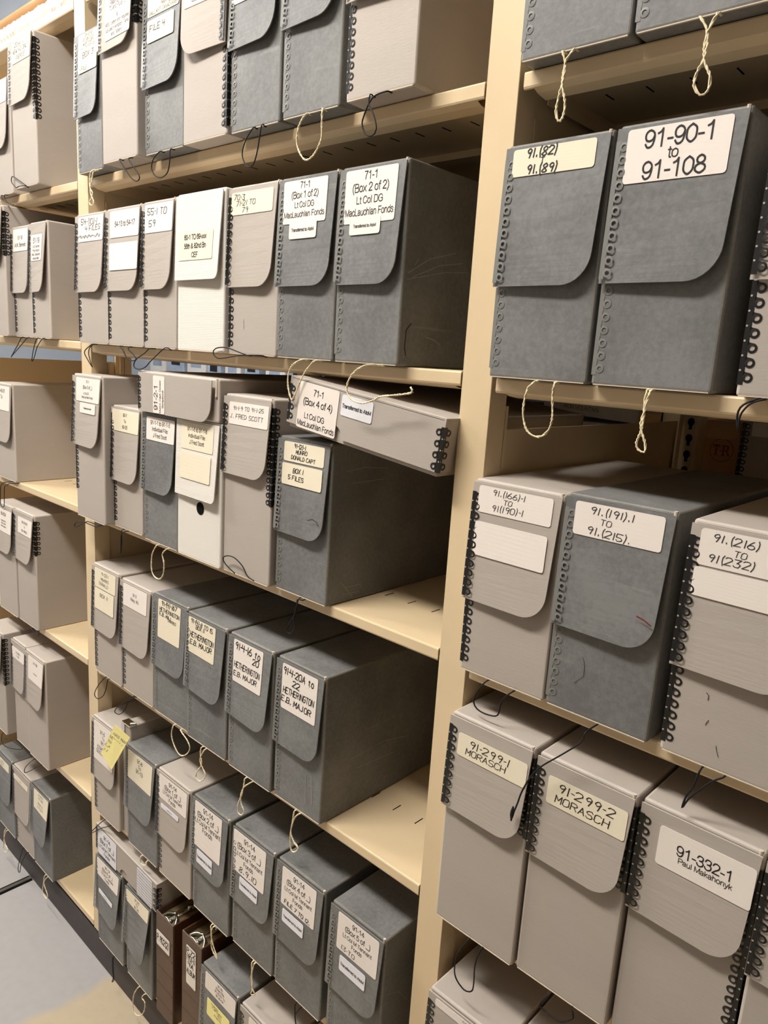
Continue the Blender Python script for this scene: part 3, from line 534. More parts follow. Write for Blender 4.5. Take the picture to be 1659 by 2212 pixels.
('M2g', 'd', -0.7995, -0.6758, -0.021, 1.6205, 0.262, 0.39, 0.0085, 0.152, [(0.0125, 0.0029, 0.1091, 0.0719, 'w', [('p', '71-1', 0.5, 0.12, 0.145), ('p', '(Box 2 of 2)', 0.5, 0.34, 0.15), ('p', 'Lt Col DG', 0.5, 0.57, 0.13), ('p', 'MacLauchlan Fonds', 0.5, 0.79, 0.13)]), (0.0258, 0.0645, 0.0848, 0.0869, 'w', [('b', 'Transferred to AtoM', 0.5, 0.5, 0.17)])], ('w', [(0.0968, -0.03, -0.001), (0.0767, -0.03, -0.0093), (0.0631, -0.03, -0.0236), (0.0609, -0.03, -0.0375), (0.0699, -0.03, -0.0482), (0.0898, -0.03, -0.0522), (0.1115, -0.03, -0.0469), (0.1263, -0.03, -0.0402), (0.1587, -0.03, -0.0354), (0.1798, -0.03, -0.0306), (0.1764, -0.03, -0.0245)])),
('M3a', 't', -1.5966, -1.4666, -0.041, 1.2416, 0.314, 0.262, 0.011, 0.148, [(0.0198, -0.0069, 0.127, 0.0526, 'w', [('p', '71-1', 0.5, 0.15, 0.12), ('p', '(Box 3 of _)', 0.5, 0.38, 0.13), ('p', 'Lt Col DG', 0.45, 0.64, 0.09), ('p', 'MacLauchlan Fonds', 0.5, 0.8, 0.09)]), (0.0398, 0.0552, 0.1125, 0.0766, 'w', [('b', 'Transferred to AtoM', 0.5, 0.5, 0.15)])], ('k', [(0.1197, -0.005, -0.001), (0.0992, -0.005, -0.0076), (0.0628, -0.005, -0.0086), (0.0415, -0.005, -0.009), (0.0085, -0.005, -0.0154), (-0.0044, -0.005, -0.0244), (-0.0005, -0.005, -0.0288), (0.0192, -0.005, -0.021), (0.0522, -0.005, -0.0068), (0.063, -0.005, -0.0035), (0.1095, -0.005, -0.0024)])),
('M3b', 't', -1.4638, -1.3465, -0.021, 1.2416, 0.258, 0.39, 0.0085, 0.152, [(0.0053, -0.0008, 0.1143, 0.0471, 'c', [('p', '90-1', 0.5, 0.22, 0.15), ('p', 'To', 0.5, 0.5, 0.14), ('p', '90-25', 0.5, 0.77, 0.15)])], ('k', [(0.0595, -0.005, -0.001), (0.0452, -0.005, -0.007), (0.0378, -0.005, -0.0158), (0.0361, -0.005, -0.0382), (0.0345, -0.005, -0.0558), (0.0397, -0.005, -0.0374), (0.0407, -0.005, -0.0152), (0.0405, -0.005, -0.0031)])),
('M3c', 'd', -1.329, -1.2067, -0.026, 1.2416, 0.26, 0.39, 0.0085, 0.152, [(0.0183, 0.0062, 0.1193, 0.051, 'w', [('p', '91-1-1 to 91-1-5', 0.5, 0.23, 0.17), ('p', 'Individual File:', 0.5, 0.5, 0.16), ('p', 'J Fred Scott', 0.5, 0.77, 0.16)])], ('w', [(0.0563, -0.005, -0.001), (0.0384, -0.005, -0.0233), (0.0353, -0.005, -0.0532), (0.0442, -0.005, -0.0673), (0.065, -0.005, -0.0686), (0.0795, -0.005, -0.0553), (0.0824, -0.005, -0.0322), (0.0766, -0.005, -0.0145), (0.0938, -0.005, 0.0)])),
('M3d', 'w', -1.2038, -1.0645, -0.028, 1.2416, 0.26, 0.39, 0.0085, 0.138, [(0.0201, 0.0006, 0.1224, 0.0512, 'c', [('p', '91-1-6 to 91-1-8', 0.5, 0.23, 0.14), ('p', 'Individual File:', 0.5, 0.47, 0.14), ('p', 'J Fred Scott', 0.5, 0.71, 0.14)]), (0.0185, 0.0568, 0.1187, 0.1056, 'c', [])], None),
('M3e', 't', -1.0616, -0.9315, -0.023, 1.2416, 0.313, 0.262, 0.0085, 0.131, [(0.0172, 0.0082, 0.1241, 0.0454, 'w', [('h', '91-1-9 TO 91-1-25', 0.5, 0.27, 0.15), ('h', 'J. FRED SCOTT', 0.46, 0.62, 0.17)])], ('k', [(0.0493, -0.01, 0.0064), (0.0217, -0.01, 0.0164), (0.0139, -0.01, 0.0252), (0.0237, -0.01, 0.0321), (0.0459, -0.01, 0.0343), (0.0703, -0.01, 0.0251), (0.0851, -0.01, 0.0109), (0.1039, -0.01, 0.0068)])),
('M3f', 'd', -0.9265, -0.8013, -0.012, 1.2416, 0.257, 0.39, 0.0085, 0.152, [(0.0166, -0.0013, 0.1119, 0.0341, 'c', [('H', '91-(2)-1', 0.4, 0.16, 0.18), ('H', 'MUNRO', 0.45, 0.47, 0.17), ('H', 'DONALD CAPT', 0.5, 0.76, 0.17)]), (0.0144, 0.0374, 0.1109, 0.0717, 'c', [('H', 'BOX I', 0.42, 0.3, 0.18), ('H', '5 FILES', 0.37, 0.62, 0.18)])], ('k', [(0.0754, -0.005, -0.001), (0.0632, -0.005, -0.0035), (0.0618, -0.005, -0.0167), (0.0564, -0.005, -0.0327), (0.0427, -0.005, -0.0542), (0.0412, -0.005, -0.0664), (0.0519, -0.005, -0.0646), (0.0597, -0.005, -0.052), (0.0566, -0.005, -0.0355), (0.0652, -0.005, -0.0029)])),
('M4a', 't', -1.582, -1.4566, -0.013, 0.8646, 0.265, 0.39, 0.0085, 0.152, [(0.0153, -0.006, 0.1131, 0.0476, 'c', [('h', '91-(2)-1', 0.5, 0.2, 0.13), ('h', 'MUNRO', 0.5, 0.48, 0.13), ('h', 'DONALD', 0.45, 0.72, 0.13)]), (0.0163, 0.0499, 0.1087, 0.099, 'c', [('h', 'BOX II', 0.5, 0.25, 0.14)])], ('k', [(0.055, -0.005, -0.001), (0.0191, -0.005, -0.0356), (0.0024, -0.005, -0.0618), (0.0179, -0.005, -0.0672), (0.0457, -0.005, -0.0495), (0.0618, -0.005, -0.0239), (0.0701, -0.005, 0.0006)])),
('M4b', 't', -1.4538, -1.3249, -0.011, 0.8646, 0.26, 0.39, 0.0085, 0.152, [(0.0149, 0.0025, 0.1145, 0.0522, 'w', [('p', '91-3', 0.5, 0.35, 0.13), ('p', 'Riley, WJ', 0.5, 0.58, 0.13)])], ('k', [(0.0526, -0.005, -0.001), (0.0173, -0.005, -0.025), (-0.0192, -0.005, -0.0544), (-0.0307, -0.005, -0.0706), (-0.0087, -0.005, -0.0677), (0.0169, -0.005, -0.0461), (0.0315, -0.005, -0.0195), (0.0594, -0.005, 0.0001)])),
('M4c', 'd', -1.3165, -1.1865, -0.012, 0.8646, 0.265, 0.39, 0.0085, 0.152, [(0.024, -0.0021, 0.1076, 0.085, 'c', [('H', '91-(4)-1&7', 0.5, 0.08, 0.1), ('H', 'HETHERINGTON', 0.52, 0.24, 0.085), ('H', 'E.B. MAJ', 0.34, 0.36, 0.08), ('H', 'DIARIES', 0.65, 0.44, 0.06)])], ('w', [(0.083, -0.005, -0.001), (0.0759, -0.005, -0.0243), (0.0862, -0.005, -0.0448), (0.107, -0.005, -0.0569), (0.1301, -0.005, -0.0467), (0.1441, -0.005, -0.0267), (0.1354, -0.005, -0.0132), (0.1094, -0.005, -0.0006)])),
('M4d', 'd', -1.1805, -1.05, -0.018, 0.8646, 0.264, 0.39, 0.012, 0.152, [(0.0094, -0.0038, 0.0994, 0.0734, 'c', [('H', '91-(4)-8 TO 15', 0.5, 0.08, 0.1), ('H', 'BOX II', 0.45, 0.22, 0.09), ('H', 'HETHERINGTON', 0.52, 0.47, 0.13), ('H', 'E.B. MAJOR', 0.5, 0.69, 0.12)])], ('w', [(0.0575, -0.005, -0.001), (0.055, -0.005, -0.0165), (0.0595, -0.005, -0.029), (0.0569, -0.005, -0.041), (0.0411, -0.005, -0.0629), (0.0413, -0.005, -0.0739), (0.0532, -0.005, -0.0757), (0.0675, -0.005, -0.0643), (0.073, -0.005, -0.0518), (0.0642, -0.005, -0.0431), (0.0537, -0.005, -0.028), (0.069, -0.005, -0.0005)])),
('M4e', 'd', -1.04, -0.914, -0.019, 0.8646, 0.265, 0.39, 0.012, 0.152, [(0.0172, -0.0103, 0.1018, 0.082, 'w', [('H', '91-4-16 to', 0.5, 0.13, 0.14), ('H', '20', 0.78, 0.32, 0.12), ('H', 'HETHERINGTON', 0.5, 0.58, 0.12), ('H', 'E.B. MAJOR', 0.45, 0.8, 0.1)])], ('w', [(0.0593, -0.005, -0.001), (0.0559, -0.005, -0.0194), (0.0485, -0.005, -0.0394), (0.0512, -0.005, -0.0574), (0.0598, -0.005, -0.0669), (0.052, -0.005, -0.0791), (0.0417, -0.005, -0.0788), (0.0411, -0.005, -0.0624), (0.0524, -0.005, -0.0348), (0.0579, -0.005, -0.0185), (0.0773, -0.005, -0.0001)])),
('M4f', 'd', -0.9075, -0.787, -0.015, 0.8646, 0.263, 0.39, 0.0085, 0.152, [(0.0168, -0.0021, 0.1051, 0.0828, 'w', [('H', '91-4-20A to', 0.48, 0.14, 0.13), ('H', '22', 0.42, 0.35, 0.12), ('H', 'HETHERINGTON', 0.5, 0.57, 0.12), ('H', 'E.B. MAJOR', 0.45, 0.77, 0.11)])], ('w', [(0.0614, -0.005, -0.001), (0.0575, -0.005, -0.0249), (0.0551, -0.005, -0.0469), (0.0648, -0.005, -0.0599), (0.0757, -0.005, -0.0644), (0.0658, -0.005, -0.0777), (0.0569, -0.005, -0.0774), (0.0538, -0.005, -0.0554), (0.0562, -0.005, -0.0333), (0.0638, -0.005, -0.0114), (0.0736, -0.005, 0.0)])),
('M5a', 't', -1.5885, -1.4665, -0.018, 0.4907, 0.258, 0.39, 0.0085, 0.152, [(0.0132, 0.0012, 0.1093, 0.1015, 'w', [('p', '91-5', 0.45, 0.2, 0.09), ('p', 'To', 0.5, 0.33, 0.08), ('p', '91-7', 0.5, 0.46, 0.09), ('p', '(CONFEDER', 0.5, 0.62, 0.08), ('p', 'DOCUMENTS)', 0.5, 0.74, 0.08)])], ('k', [(0.0528, -0.005, -0.001), (0.014, -0.005, -0.0388), (-0.0201, -0.005, -0.0756), (0.0136, -0.005, -0.0499), (0.0375, -0.005, -0.0311), (0.0809, -0.005, -0.0016)])),
('M5b', 't', -1.4636, -1.429, -0.008, 0.4907, 0.286, 0.39, 0.0085, 0.0, [], None),
('M5c', 'd', -1.4253, -1.2974, -0.018, 0.4907, 0.252, 0.39, 0.012, 0.152, [(0.013, 0.002, 0.1179, 0.0712, 'c', [('p', '91-8', 0.5, 0.18, 0.13), ('p', 'To', 0.5, 0.36, 0.12), ('p', '91-13', 0.5, 0.54, 0.13)])], ('w', [(0.0666, -0.005, -0.001), (0.0664, -0.005, -0.0163), (0.0794, -0.005, -0.0164), (0.0923, -0.005, -0.0076), (0.0898, -0.005, -0.003)])),
('M5d', 't', -1.2902, -1.1647, -0.018, 0.4907, 0.254, 0.39, 0.0085, 0.148, [(0.0111, 0.0044, 0.1184, 0.0582, 'w', [('p', '91-14', 0.5, 0.17, 0.17), ('p', '(Box 1 of _)', 0.5, 0.4, 0.18), ('p', 'Lt Col M Tennant', 0.5, 0.63, 0.14), ('p', 'Fonds', 0.5, 0.83, 0.14)]), (0.0205, 0.0684, 0.091, 0.0793, 'b', [('b', 'Transferred to AtoM', 0.5, 0.5, 0.17)])], None),
('M5e', 'd', -1.1508, -1.0275, -0.02, 0.4907, 0.259, 0.39, 0.0085, 0.152, [(0.0113, 0.0002, 0.1033, 0.1001, 'w', [('p', '91-14', 0.5, 0.1, 0.105), ('p', '(Box 2 of _)', 0.5, 0.25, 0.115), ('p', 'Lt Col M Tennant', 0.5, 0.41, 0.1), ('p', 'Fonds', 0.5, 0.54, 0.1)]), (0.023, 0.1047, 0.0795, 0.1341, 'b', [('b', 'Transferred to AtoM', 0.5, 0.5, 0.17)])], ('w', [(0.0728, -0.005, -0.001), (0.0754, -0.005, -0.0226), (0.0761, -0.005, -0.0498), (0.0908, -0.005, -0.0621), (0.0969, -0.005, -0.0634), (0.0906, -0.005, -0.0539), (0.0799, -0.005, -0.039), (0.0733, -0.005, -0.0185), (0.081, -0.005, 0.0015)])),
('M5f', 'd', -1.0187, -0.8946, -0.016, 0.4907, 0.259, 0.39, 0.0085, 0.152, [(0.0043, 0.0029, 0.102, 0.0873, 'w', [('p', '91-14', 0.5, 0.13, 0.12), ('p', '(Box 3 of _)', 0.5, 0.32, 0.13), ('p', 'Lt Col M Tennant', 0.5, 0.52, 0.1), ('p', 'Fonds', 0.5, 0.68, 0.1), ('h', '8.9.10', 0.5, 0.87, 0.12)]), (0.0284, 0.0906, 0.0854, 0.1175, 'b', [('b', 'Transferred to AtoM', 0.5, 0.5, 0.17)])], ('w', [(0.0706, -0.005, -0.001), (0.0717, -0.005, -0.0266), (0.0747, -0.005, -0.0561), (0.0699, -0.005, -0.0729), (0.0824, -0.005, -0.0652), (0.0747, -0.005, -0.0561), (0.0701, -0.005, -0.0329), (0.0778, -0.005, 0.0013)])),
('M5g', 'd', -0.887, -0.763, -0.016, 0.4907, 0.261, 0.39, 0.0085, 0.152, [(0.017, -0.0042, 0.1064, 0.0765, 'w', [('p', '91-14', 0.5, 0.13, 0.12), ('p', '(Box 4 of _)', 0.5, 0.32, 0.13), ('p', 'Lt Col M Tennant', 0.5, 0.52, 0.1), ('p', 'Fonds', 0.5, 0.68, 0.1), ('H', 'FILE 7 TO 12.', 0.5, 0.87, 0.09)]), (0.0232, 0.0829, 0.0815, 0.109, 'b', [('b', 'Transferred to AtoM', 0.5, 0.5, 0.17)])], ('k', [(0.0783, -0.005, -0.001), (0.0669, -0.005, -0.0253), (0.0718, -0.005, -0.0461), (0.0672, -0.005, -0.0308), (0.0655, -0.005, -0.002)])),
('M5h', 'd', -0.743, -0.622, -0.019, 0.4907, 0.262, 0.39, 0.0085, 0.152, [(0.0195, -0.0082, 0.1112, 0.0696, 'w', [('p', '91-14', 0.5, 0.13, 0.12), ('p', '(Box 5 of _)', 0.5, 0.32, 0.13), ('p', 'Lt Col M Tennant', 0.5, 0.52, 0.1), ('p', 'Fonds', 0.5, 0.68, 0.1), ('h', '13-TO', 0.3, 0.87, 0.1)]), (0.0297, 0.0769, 0.0902, 0.1051, 'b', [('b', 'Transferred to AtoM', 0.5, 0.5, 0.17)])], None),
('M6a', 'd', -1.5835, -1.4547, -0.018, 0.1244, 0.252, 0.39, 0.016, 0.152, [(0.0093, -0.0051, 0.1198, 0.049, 'w', [('p', '91-14', 0.5, 0.17, 0.17), ('p', '(Box 6 of _)', 0.5, 0.4, 0.18), ('p', 'Lt Col M Tennant', 0.5, 0.63, 0.14), ('p', 'Fonds', 0.5, 0.83, 0.14)]), (0.0218, 0.0832, 0.0985, 0.0938, 'b', [('b', 'Transferred to AtoM', 0.5, 0.5, 0.17)])], ('k', [(0.0834, -0.005, -0.001), (0.0823, -0.005, -0.0389), (0.0848, -0.005, -0.058), (0.0782, -0.005, -0.0766), (0.0877, -0.005, -0.0629), (0.0854, -0.005, -0.0368), (0.0864, -0.005, 0.0)])),
('M6b', 'd', -1.4365, -1.3193, -0.018, 0.1244, 0.248, 0.39, 0.022, 0.152, [(0.0083, -0.0016, 0.1117, 0.0333, 'c', [('p', '91-21', 0.5, 0.2, 0.22), ('p', 'To', 0.5, 0.5, 0.2), ('p', '91-25', 0.5, 0.8, 0.22)])], ('w', [(0.06, -0.005, -0.001), (0.0401, -0.005, -0.0371), (0.0367, -0.005, -0.0767), (0.0506, -0.005, -0.0849), (0.0729, -0.005, -0.0698), (0.0895, -0.005, -0.044), (0.0925, -0.005, -0.0187), (0.079, -0.005, -0.0154), (0.09, -0.005, 0.0025)])),
('M6f', 'd', -1.1048, -0.98, -0.025, 0.1244, 0.262, 0.39, 0.0085, 0.152, [(0.0172, 0.0017, 0.1207, 0.042, 'w', [('p', '91-20', 0.5, 0.15, 0.13), ('p', 'Ross Ellis', 0.5, 0.36, 0.13), ('p', '91-20-01 To', 0.5, 0.57, 0.13), ('p', '91-20-04', 0.5, 0.78, 0.13)]), (0.0271, 0.0583, 0.1068, 0.0982, 'y', [('h', 'CHECK', 0.35, 0.12, 0.1), ('h', 'FURTHER', 0.45, 0.28, 0.1), ('h', '1971', 0.55, 0.44, 0.1), ('h', 'PHOTO', 0.5, 0.6, 0.1)])], None),
('M6g', 't', -0.972, -0.845, -0.024, 0.1244, 0.261, 0.39, 0.0085, 0.152, [(0.0291, 0.0052, 0.1171, 0.0334, 'w', [])], None),
('M6h', 't', -0.835, -0.708, -0.02, 0.1244, 0.261, 0.39, 0.0085, 0.152, [], None),
('R1a', 'd', -0.5205, -0.3915, -0.022, 1.959, 0.262, 0.39, 0.0085, 0.152, [], ('w', [(0.056, -0.005, -0.001), (0.0605, -0.005, -0.0124), (0.0612, -0.005, -0.0258), (0.0579, -0.005, -0.0402), (0.0553, -0.005, -0.0584), (0.0594, -0.005, -0.0692), (0.0643, -0.005, -0.0666), (0.0657, -0.005, -0.0533), (0.0604, -0.005, -0.0357), (0.0597, -0.005, -0.0222), (0.0622, -0.005, -0.0095), (0.0702, -0.005, -0.0016)])),
('R1b', 'd', -0.3885, -0.261, -0.021, 1.959, 0.262, 0.39, 0.0085, 0.152, [], ('w', [(0.0669, -0.005, -0.001), (0.0739, -0.005, -0.0109), (0.077, -0.005, -0.0216), (0.0768, -0.005, -0.0361), (0.0709, -0.005, -0.0495), (0.07, -0.005, -0.0597), (0.077, -0.005, -0.0691), (0.0838, -0.005, -0.0666), (0.0844, -0.005, -0.055), (0.0777, -0.005, -0.0421), (0.0751, -0.005, -0.0299), (0.0762, -0.005, -0.0157), (0.0833, -0.005, -0.0017)])),
('R2a', 'd', -0.5306, -0.4, -0.014, 1.616, 0.261, 0.39, 0.0085, 0.152, [(0.0106, -0.0011, 0.1139, 0.0322, 'c', [('H', '91.(82)', 0.36, 0.2, 0.27), ('H', 'T', 0.38, 0.5, 0.18), ('H', '91.(89)', 0.38, 0.78, 0.27)])], ('w', [(0.0695, -0.005, -0.001), (0.0614, -0.005, -0.0082), (0.0581, -0.005, -0.0191), (0.057, -0.005, -0.0337), (0.0591, -0.005, -0.0463), (0.0651, -0.005, -0.0584), (0.076, -0.005, -0.064), (0.0859, -0.005, -0.0624), (0.0937, -0.005, -0.0543), (0.0965, -0.005, -0.0416), (0.0954, -0.005, -0.0284), (0.0936, -0.005, -0.0135), (0.0952, -0.005, -0.0007)])),
('R2b', 'd', -0.394, -0.264, -0.015, 1.616, 0.262, 0.39, 0.0085, 0.152, [(0.0119, -0.0036, 0.1154, 0.0547, 'w', [('p', '91-90-1', 0.52, 0.22, 0.31), ('p', 'to', 0.48, 0.5, 0.2), ('p', '91-108', 0.5, 0.79, 0.31)])], ('w', [(0.0672, -0.005, -0.001), (0.0665, -0.005, -0.0164), (0.0676, -0.005, -0.031), (0.0665, -0.005, -0.0442), (0.0633, -0.005, -0.0558), (0.0662, -0.005, -0.0629), (0.0733, -0.005, -0.0648), (0.0731, -0.005, -0.0564), (0.0675, -0.005, -0.044), (0.0653, -0.005, -0.035), (0.068, -0.005, -0.02), (0.0693, -0.005, -0.0089), (0.071, -0.005, -0.0011)])),
('R2c', 't', -0.2395, -0.1125, -0.022, 1.616, 0.262, 0.39, 0.0085, 0.152, [], ('k', [(0.0273, -0.005, -0.001), (0.0201, -0.005, -0.0036), (0.015, -0.005, -0.0074), (0.0103, -0.005, -0.0146), (0.0089, -0.005, -0.0222), (0.0094, -0.005, -0.0317), (0.0077, -0.005, -0.0251), (0.0067, -0.005, -0.017), (0.0083, -0.005, -0.01), (0.0139, -0.005, -0.0048), (0.0222, -0.005, -0.0009)])),
('R3a', 't', -0.5335, -0.4065, -0.0165, 1.2345, 0.256, 0.39, 0.0085, 0.152, [(0.0095, -0.004, 0.1146, 0.0364, 'w', [('h', '91.(166)-1', 0.42, 0.18, 0.18), ('h', 'TO', 0.42, 0.48, 0.16), ('h', '91(190)-1', 0.42, 0.76, 0.19)]), (0.0089, 0.0481, 0.1133, 0.0916, 'w', [])], ('k', [(0.0471, -0.005, -0.001), (0.0392, -0.005, -0.012), (0.0327, -0.005, -0.026), (0.0311, -0.005, -0.036), (0.0372, -0.005, -0.0431), (0.0507, -0.005, -0.0449), (0.0659, -0.005, -0.0419), (0.0704, -0.005, -0.0361), (0.0717, -0.005, -0.0253), (0.0754, -0.005, -0.0136), (0.0864, -0.005, -0.0011)])),
('R3b', 'd', -0.4037, -0.2756, -0.016, 1.2345, 0.26, 0.39, 0.0085, 0.152, [(0.0126, -0.0078, 0.1158, 0.0408, 'w', [('h', '91.(191).1', 0.43, 0.2, 0.19), ('h', 'TO', 0.38, 0.5, 0.15), ('h', '91.(215).', 0.42, 0.79, 0.19)])], ('k', [(0.0694, -0.028, -0.001), (0.0657, -0.028, -0.0145), (0.046, -0.028, -0.0375), (0.02, -0.028, -0.0658), (0.008, -0.028, -0.0847), (-0.0016, -0.028, -0.1089), (-0.0058, -0.028, -0.127), (-0.0088, -0.028, -0.1386), (-0.0123, -0.028, -0.1546)])),
('R3c', 't', -0.2619, -0.136, -0.015, 1.2345, 0.257, 0.39, 0.0085, 0.152, [(0.0105, -0.0071, 0.0919, 0.0405, 'w', [('h', '91.(216)', 0.42, 0.2, 0.18), ('h', 'TO', 0.5, 0.52, 0.14), ('h', '91(232)', 0.4, 0.76, 0.18)]), (0.0092, 0.0427, 0.0951, 0.0728, 'w', [])], ('k', [(0.0469, -0.005, -0.001), (0.0445, -0.005, -0.0113), (0.0421, -0.005, -0.0245), (0.037, -0.005, -0.0369), (0.0347, -0.005, -0.0525), (0.0394, -0.005, -0.0401), (0.049, -0.005, -0.0245), (0.0593, -0.005, -0.0099), (0.0692, -0.005, -0.0005)])),
('R4a', 't', -0.5303, -0.4019, -0.027, 0.8646, 0.313, 0.262, 0.0085, 0.131, [(0.0163, 0.0183, 0.1229, 0.05, 'c', [('h', '91-299-1', 0.47, 0.3, 0.27), ('h', 'MORASCH', 0.43, 0.68, 0.23)])], ('k', [(0.0616, -0.005, -0.001), (0.048, -0.005, -0.0291), (0.0448, -0.005, -0.0531), (0.0484, -0.005, -0.07), (0.0635, -0.005, -0.0787), (0.0756, -0.005, -0.0724), (0.0779, -0.005, -0.0588), (0.0771, -0.005, -0.0284), (0.0837, -0.005, 0.0008)])),
('R4b', 't', -0.3991, -0.2732, -0.022, 0.8646, 0.309, 0.262, 0.0085, 0.131, [(0.0181, 0.0172, 0.1195, 0.0528, 'c', [('h', '91-299-2', 0.5, 0.28, 0.26), ('h', 'MORASCH', 0.47, 0.7, 0.23)])], ('k', [(0.0541, -0.005, -0.001), (0.0429, -0.005, -0.0239), (0.0531, -0.005, -0.0275), (0.0722, -0.005, -0.0274), (0.0885, -0.005, -0.0094), (0.0841, -0.005, 0.0014)])),
('R4c', 't', -0.2704, -0.1428, -0.014, 0.8646, 0.306, 0.262, 0.0085, 0.131, [(0.024, 0.0153, 0.1239, 0.0611, 'w', [('p', '91-332-1', 0.5, 0.42, 0.25), ('p', 'Paul Makahonyk', 0.52, 0.66, 0.13)])], None),
('R4d', 't', -0.1399, -0.012, -0.016, 0.8646, 0.306, 0.262, 0.0085, 0.131, [], None),
('R5a', 't', -0.5226, -0.396, -0.032, 0.4907, 0.261, 0.39, 0.0085, 0.152, [(0.0135, 0.0017, 0.1236, 0.0148, 'w', [('p', '91-352', 0.48, 0.25, 0.2)])], None),
('R5b', 't', -0.392, -0.265, -0.026, 0.4907, 0.261, 0.39, 0.0085, 0.152, [], None),

]

# ---------------------------------------------------------------- room
m = MB(); m.box(-9, 4, -2.4, 4.2, -.05, 0); struct('floor', m, MT['floor'])
m = MB(); m.box(-9, 4, -2.4, 4.2, CEIL, CEIL + .05); struct('ceiling', m, MT['ceil'])
m = MB(); m.box(-9.05, -9, -2.4, 4.2, 0, CEIL); struct('wall_left', m, MT['wall'])
m = MB(); m.box(4, 4.05, -2.4, 4.2, 0, CEIL); struct('wall_right', m, MT['wallw'])
m = MB(); m.box(-9, 4, 4.2, 4.25, 0, CEIL); struct('wall_back', m, MT['wall'])
m = MB(); m.box(-9, 4, -2.45, -2.4, 0, CEIL); struct('wall_front', m, MT['wallw'])

def ceiling_light(x, y, watts, up, label, group):
    t = thing('ceiling_light', label, 'light', (x, y, CEIL - .3), group)
    m = MB(); m.rbox(-.62, .62, -.15, .15, 0, .06, .01, 2); m.build('housing', MT['fixture'], t)
    m = MB(); m.rbox(-.58, .58, -.13, .13, -.014, .002, .006, 2); m.build('diffuser', MT['tube'], t)
    for s in (-.5, .5):
        m = MB(); m.tube([(s, 0, .05), (s, 0, 0.3)], .006, 8); m.build('hanger', MT['chrome'], t)
    for nm, e, z, r in (('tube_light', watts, -.02, 0), ('up_fill', up, .065, math.pi)):  # the upward one is fill added to brighten the ceiling
        d = bpy.data.lights.new(nm, 'AREA'); d.shape = 'RECTANGLE'; d.size = 1.16; d.size_y = .26; d.energy = e; d.color = LIGHT_COL
        o = bpy.data.objects.new(nm, d); COL.objects.link(o); o.parent = t; o.location = (0, 0, z); o.rotation_euler = (r, 0, 0)
for x, y in AISLE_LIGHTS: ceiling_light(x, y, AISLE_W, UP_FILL_W, 'white fluorescent ceiling light over the shelf aisle', 'ceiling lights over the aisle')
for x, y in REAR_FILL_LIGHTS: ceiling_light(x, y, REAR_FILL_W, REAR_UP_FILL_W if x < -3 else UP_FILL_W, 'unseen ceiling light added to brighten the room behind the shelves', 'fill lights added behind the shelves')

# ---------------------------------------------------------------- shelving
POSTS = [-2.713, -1.6468, -.5808, .4852]; PW = .0462; DEPTH = .64; TOP = 2.305
PN = ['far beige steel post beyond the far bay', 'slim beige steel post between the far and middle bays', 'broad beige steel post between the middle and near bays', 'beige steel post beyond the near bay']
for x, lab in zip(POSTS, PN):
    t = thing('shelf_post', lab, 'post', (x + PW / 2, .02, 0), 'beige steel shelf posts'); a = PW / 2
    m = MB(); m.rbox(-a, a, -.02, -.0185, .105, TOP + .02, .0006, 1); m.box(-a, -a + .0015, -.0185, .016, .105, TOP + .02); m.box(a - .0015, a, -.0185, .016, .105, TOP + .02)
    m.box(-a, a, .036, .05, 0.0, .105)
    m.build('front_face', MT['steel'], t)
    m = MB()
    m.box(-a + .01, a + .040, .6, .602, 0.0, TOP); m.box(-a + .01, -a + .013, .60, .63, 0, TOP); m.box(a + .037, a + .040, .585, .63, 0, TOP); m.box(a + .002, a + .005, .585, .63, 0, TOP)
    z = .2
    while z < TOP - .05:
        c = (a + .021, z); m.poly([(c[0] + .0065 * math.cos(k * math.pi / 6), .5992, c[1] + .0075 * math.sin(k * math.pi / 6)) for k in range(12)], 1)
        m.poly([(c[0] - .003, .5992, c[1] - .014), (c[0] + .003, .5992, c[1] - .014), (c[0] + .003, .5992, c[1]), (c[0] - .003, .5992, c[1])], 1); z += .03
    m.build('rear_upright', [MT['steel'], MT['slot']], t)
    m = MB(); m.box(a - .006, a - .004, .013, .60, .0, 1.549); m.box(a - .006, a - .004, .013, .60, 1.66, TOP)
    m.box(a - .004, a + .0012, .018, .021, 1.5, 1.58); m.box(a - .004, a + .0012, .018, .021, 1.84, 1.92)
    m.build('side_sheet', MT['steel'], t)
